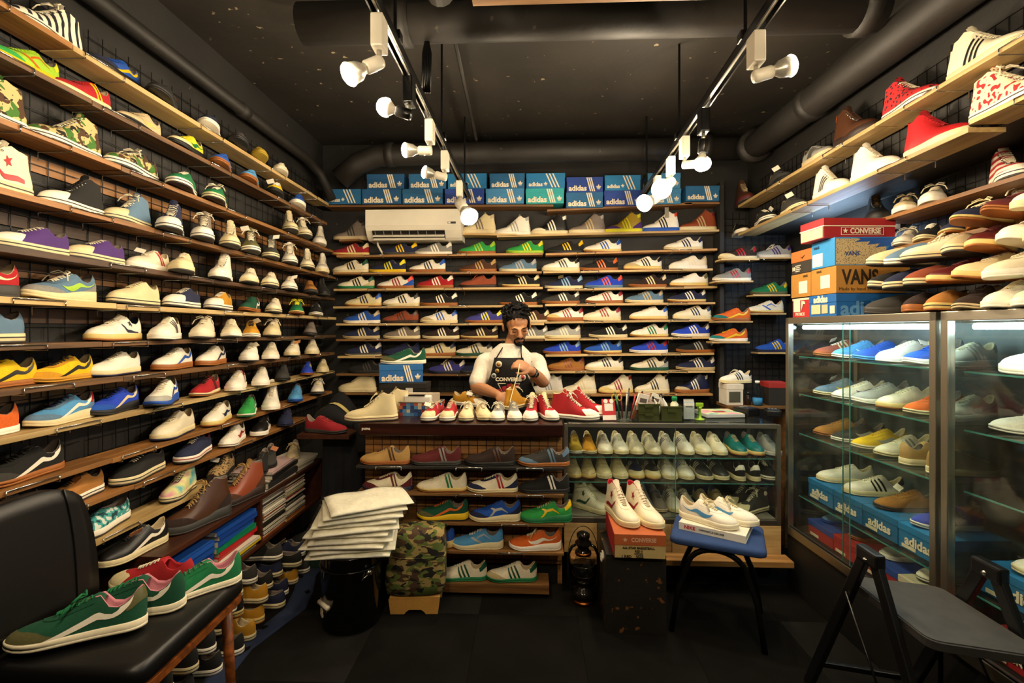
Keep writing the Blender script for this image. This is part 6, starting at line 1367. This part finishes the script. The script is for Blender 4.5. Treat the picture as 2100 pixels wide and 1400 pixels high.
def chain(mb, pts, rs, sub=4):
    P_, R_ = [], []
    pts = [Vector(p) for p in pts]
    for i in range(len(pts)-1):
        p0, p1, p2, p3 = pts[max(i-1, 0)], pts[i], pts[i+1], pts[min(i+2, len(pts)-1)]
        for k in range(sub):
            t = k/sub; P_.append(.5*((2*p1)+(p2-p0)*t+(2*p0-5*p1+4*p2-p3)*t*t+(3*p1-p0-3*p2+p3)*t**3)); R_.append(rs[i]+(rs[i+1]-rs[i])*t)
    P_.append(pts[-1]); R_.append(rs[-1]); mb.tube(P_, R_, 12)
    blob(mb, P_[0], (R_[0],)*3, n=10, m=6); blob(mb, P_[-1], (R_[-1],)*3, n=10, m=6)
tx = MO.x
shR, shL = PJ(993, 741, 3.37), PJ(1101, 741, 3.37)        # image-left and image-right shoulder
elR, elL = PJ(976, 792, 3.30), PJ(1114, 783, 3.30)
wrR, wrL = PJ(1021, 809, 3.10), PJ(1088, 759, 3.13)
HC = PJ(1060, 668, 3.32); NB = PJ(1051, 706, 3.365)
HM = Matrix.Rotation(R(14), 3, 'Z') @ Matrix.Rotation(R(24), 3, 'X') @ Matrix.Rotation(R(-5), 3, 'Y')     # head bowed and turned
def H(x, y, z): return HC+HM @ Vector((x*1.17, y*1.08, z*1.06))
body = MB()
torso = [((tx, 3.44, .55), .15, .11), ((tx, 3.44, .80), .15, .112), ((tx, 3.43, .95), .145, .112), ((tx, 3.41, 1.07), .148, .112), ((tx, 3.39, 1.17), .155, .106), ((tx, 3.375, 1.25), .15, .09), ((tx+.002, 3.37, 1.305), .105, .07), ((tx+.006, 3.365, 1.345), .065, .058)]
ell(body, torso)
for s in (-1, 1): chain(body, [(tx+s*.09, 3.44, .72), (tx+s*.10, 3.43, .45), (tx+s*.105, 3.45, .10), (tx+s*.105, 3.45, .05)], [.09, .062, .042, .042])
for s in (-1, 1): blob(body, (tx+s*.105, 3.40, .04), (.045, .12, .038))
chain(body, [NB+Vector((0, .01, -.06)), NB, HC+HM @ Vector((0, .015, -.06))], [.062, .056, .054])
chain(body, [shR+Vector((.05, 0, .0)), shR, shR.lerp(elR, .5), elR, elR.lerp(wrR, .45), wrR], [.06, .058, .05, .042, .041, .027])
chain(body, [shL+Vector((-.05, 0, .0)), shL, shL.lerp(elL, .5), elL, elL.lerp(wrL, .45), wrL], [.06, .058, .05, .042, .041, .027])
# head: skull, face, jaw, brow, nose, lips, ears
blob(body, H(0, .012, .03), (.076, .094, .088), HM, 20, 14); blob(body, H(0, -.025, -.02), (.064, .068, .085), HM, 18, 12); blob(body, H(0, -.045, -.075), (.042, .042, .036), HM); blob(body, H(0, -.03, -.055), (.056, .05, .045), HM)
chain(body, [H(0, -.088, .012), H(0, -.102, -.012), H(0, -.108, -.026)], [.010, .012, .014]); 
for s in (-1, 1):
    blob(body, H(s*.013, -.099, -.028), (.009, .01, .007), HM); blob(body, H(s*.03, -.083, .018), (.024, .012, .010), HM); blob(body, H(s*.036, -.072, -.018), (.022, .018, .016), HM); blob(body, H(s*.078, .012, -.008), (.011, .020, .032), HM)
    blob(body, H(s*.030, -.079, .002), (.015, .010, .010), HM)
blob(body, H(0, -.094, -.052), (.022, .009, .006), HM); blob(body, H(0, -.092, -.062), (.019, .010, .007), HM)
# hands: palm plus five bent fingers each
def hand(mb, wr, fwd, up, side, curls, spread=.0, L=1.0):
    f = Vector(fwd).normalized(); u = Vector(up); u = (u-f*u.dot(f)).normalized(); r = f.cross(u)*side
    M = Matrix((r, f, u)).transposed()
    blob(mb, wr+f*.045, (.040, .052, .017), M, 14, 10); blob(mb, wr+f*.01, (.026, .03, .02), M)
    for k, (off, ln, cu) in enumerate(zip((-.029, -.010, .010, .028), (.070, .078, .074, .058), curls)):
        b = wr+f*(.082-.004*abs(k-1.5))+r*off; a = 0; pts = [b-f*.015, b]; p = b
        for q, seg in enumerate((.42, .32, .26)):
            a += cu*(.5 if q == 0 else .9); d = f*math.cos(a)-u*math.sin(a)+r*spread*(k-1.5); p = p+d.normalized()*ln*seg; pts.append(p)
        chain(mb, pts, [.0105, .0098, .009, .0085, .0072], 2)
    tb = wr+f*.028-r*.034; d1 = (f*.75-r*.5-u*.35).normalized(); d2 = (f*.9+r*.05-u*.55).normalized(); chain(mb, [tb+r*.015, tb, tb+d1*.036, tb+d1*.036+d2*.034], [.015, .0125, .0105, .008], 2)
fR = PJ(1045, 828, 3.02)-wrR; hand(body, wrR, fR, (-.35, -.55, .75), 1, (.55, .5, .45, .5), .08)
fL = PJ(1062, 744, 3.08)-wrL; hand(body, wrL, fL, (.1, -.8, .6), 1, (.7, .9, 1.0, 1.1))
vox(body, 'body', .0052, SKIN, MR, 4, .45)
# clothes
sh = MB(); ell(sh, [((tx, 3.43, .86), .17, .128), ((tx, 3.42, .97), .168, .128), ((tx, 3.405, 1.07), .168, .126), ((tx, 3.385, 1.17), .17, .120), ((tx, 3.372, 1.24), .175, .105), ((tx+.002, 3.367, 1.302), .132, .086), ((tx+.006, 3.362, 1.352), .074, .07)])
for a, e in ((shR, elR), (shL, elL)):
    i = Vector((.05 if a is shR else -.05, 0, .0)); chain(sh, [a+i, a, a.lerp(e, .45), a.lerp(e, .80)], [.06, .06, .058, .063])
TS = vox(sh, 't_shirt', .007, mat('#e8e0ce', 'cloth'), MR, 8, .5)
tr = MB(); ell(tr, [((tx, 3.44, .60), .19, .13), ((tx, 3.44, .86), .19, .135)])
for s in (-1, 1): chain(tr, [(tx+s*.09, 3.44, .72), (tx+s*.10, 3.43, .45), (tx+s*.105, 3.45, .09)], [.105, .085, .07])
vox(tr, 'trousers', .012, mat('#16181e', 'cloth'), MR, 4)
AP = mat('#0d0d0d', 'cloth'); rows = []
def apf(u, z):     # apron surface in front of the chest
    hw = itp(z, [(.45, .23), (.95, .195), (1.02, .18), (1.12, .13), (1.255, .098)]); x = u*hw; yb = itp(z, [(.45, 3.25), (.9, 3.265), (1.07, 3.248), (1.17, 3.236), (1.26, 3.238)]); return Vector((tx+x, yb+.62*x*x/.19*1.0+.004*math.sin(40*x+9*z), z))
for j in range(15): z = .45+(1.258-.45)*j/14; rows.append([apf(-1+2*i/14, z)-MO for i in range(15)])
o = MB().grid(rows).build('apron', AP, MR, True); sf = o.modifiers.new('t', 'SOLIDIFY'); sf.thickness = .004
for u, pts in ((-1, [(-.9, 1.25)]), (1, [(.9, 1.25)])):
    a = apf(u*.88, 1.25); nb = NB+Vector((u*.058, .0, -.01)); mid = a.lerp(nb, .5)+Vector((0, -.05, .0)); MB().tube([p-MO for p in (a, mid, nb+Vector((u*.004, -.062, -.005)), nb+Vector((u*.012, .0, .035)))], .0045, 6).build('apron_strap', AP, MR, True)
def on_apron(u, z, off=.006): return apf(u, z)+Vector((0, -off, 0))-MO
c = on_apron(0, 1.115, .012); lettering('CONVERSE', mat('#d8d0b8', 'cloth'), MR, c, (R(86), 0, 0), width=.175, height=.026, bold=.04)
tri = [(-.085, 1.085), (.085, 1.085), (.01, .955), (-.01, .955)]
m = MB(); fr = [on_apron(x/.16, z, .014) for x, z in ((-.08, 1.085), (.08, 1.085), (0, .95), (-.08, 1.085))]; m.tube(fr, .003, 5); m.build('apron_print_triangle', mat('#d8d0b8', 'cloth'), MR)
m = MB()
for k in range(4): m.box((-.075+.035*k, -.002, -.014+.006*(k % 2)), (-.05+.04*k, 0, .016+.008*(k % 3)), Matrix.Translation(on_apron(0, 1.05, .014)) @ Matrix.Rotation(R(-14), 4, 'Y'))
m.build('apron_print_scrawl', mat('#9a1c24', 'cloth'), MR)
for k, (u, z, r_, c1, c2) in enumerate([(-.62, 1.215, .022, '#d8cdb0', '#b07a30'), (-.66, 1.17, .014, '#b8923c', '#8a6a28'), (-.80, 1.135, .017, '#c8c8c0', '#4a5a58'), (.72, 1.125, .023, '#e0d8c8', '#b03a34')]):
    c = on_apron(u, z, .008); Mb_ = Matrix.Translation(c) @ Matrix.Rotation(R(90), 4, 'X') @ Matrix.Rotation(R(12*u), 4, 'Y')
    b_ = MB().lathe([(0, -.001), (r_, -.001), (r_*.98, .003), (0, .005)], 20, Mb_).build('badge', mat(c1, 'plastic'), MR, True); MB().lathe([(0, .0052), (r_*.62, .005), (0, .0064)], 16, Mb_).build('badge_centre', mat(c2, 'plastic'), b_, True)
# hair, beard, brows, eyes
HR = mat('#0a0807', 'hair'); hb = MB(); blob(hb, H(0, .024, .052), (.082, .093, .082), HM, 20, 14); rr = random.Random(2)
for i in range(150):
    a = rr.uniform(0, 2*math.pi); e = rr.uniform(.12, 1.45); d = Vector((math.cos(a)*math.cos(e), math.sin(a)*math.cos(e), math.sin(e)))
    p = Vector((d.x*.080, .024+d.y*.092, .055+d.z*.084))
    if p.y < -.045 and p.z < .075: continue
    q = p+d*rr.uniform(.008, .018)+Vector((rr.uniform(-.012, .012), rr.uniform(-.012, .012), 0)); hb.tube([H(*p), H(*q)], [.011, .004], 5)
for s in (-1, 1): blob(hb, H(s*.072, .02, .015), (.010, .04, .045), HM); blob(hb, H(s*.068, -.012, -.005), (.007, .010, .028), HM)
blob(hb, H(0, .075, .0), (.06, .03, .055), HM); vox(hb, 'hair', .004, HR, MR, 2, .4)
bd = MB(); chain(bd, [H(-.026, -.086, -.056), H(-.014, -.099, -.045), H(0, -.104, -.042), H(.014, -.099, -.045), H(.026, -.086, -.056)], [.004, .006, .0055, .006, .004], 3)
for s in (-1, 1): chain(bd, [H(s*.027, -.084, -.056), H(s*.029, -.078, -.075), H(s*.016, -.083, -.094)], [.004, .006, .008], 3)
blob(bd, H(0, -.084, -.092), (.022, .012, .016), HM); vox(bd, 'beard', .0035, HR, MR, 1, .3)
for s in (-1, 1):
    MB().tube([H(s*.014, -.0925, .020)-MO, H(s*.03, -.094, .025)-MO, H(s*.048, -.083, .021)-MO], [.003, .0042, .002], 6).build('eyebrow', HR, MR, True)
    MB().tube([H(s*.018, -.0885, .001)-MO, H(s*.031, -.0905, -.003)-MO, H(s*.044, -.083, .0)-MO], [.0012, .0022, .0012], 6).build('eye', HR, MR, True)
lip = MB(); blob(lip, H(0, -.0985, -.0575), (.017, .006, .0045), HM, 12, 8); vv = [v-MO for v in lip.v]; lip.v = vv; lip.build('lips', mat('#8a4a3c', 'skin'), MR, True)
# watch
d = (elL-wrL).normalized(); wc = wrL+d*.035; Mw = Matrix.Translation(wc-MO) @ aim(d)
wt = MB().lathe([(.031, -.011), (.0335, -.011), (.0335, .011), (.031, .011), (.031, -.011)], 24, Mw).build('watch', mat('#101010', 'rubber'), MR, True)
fd = Vector((0, -1, .2)); fd = (fd-d*fd.dot(d)).normalized(); Mf = Matrix.Translation(wc-MO+fd*.033) @ aim(fd); MB().lathe([(0, 0), (.019, 0), (.019, .006), (.016, .008), (0, .008)], 20, Mf).build('watch_face', BLK, wt, True); MB().lathe([(.0165, .0078), (.0185, .0082), (.0165, .0092)], 20, Mf).build('watch_bezel', CHROME, wt, True)
# the shoe lace he pulls, and the mustard shoe it belongs to
a = PJ(1066, 746, 3.055); b = PJ(1055, 790, 3.0); e = PJ(1046, 822, 2.98)
tag(MB().tube([a, a.lerp(b, .5)+Vector((.004, 0, 0)), b, e, e+Vector((.01, -.05, -.015))], .0035, 6).build('shoe_lace', mat('cream', 'cloth'), None, True), 'cream shoe lace pulled tight in the hand of the man', 'lace')
shoe('hi mustard cream cream - nocap i:cream', (PJ(1054, 822, 3.08).x+.02, 3.10, CTZ+.02), R(60), '@held under the hand of the man', 0, pitch=R(0), sc=.9)
label_rows()
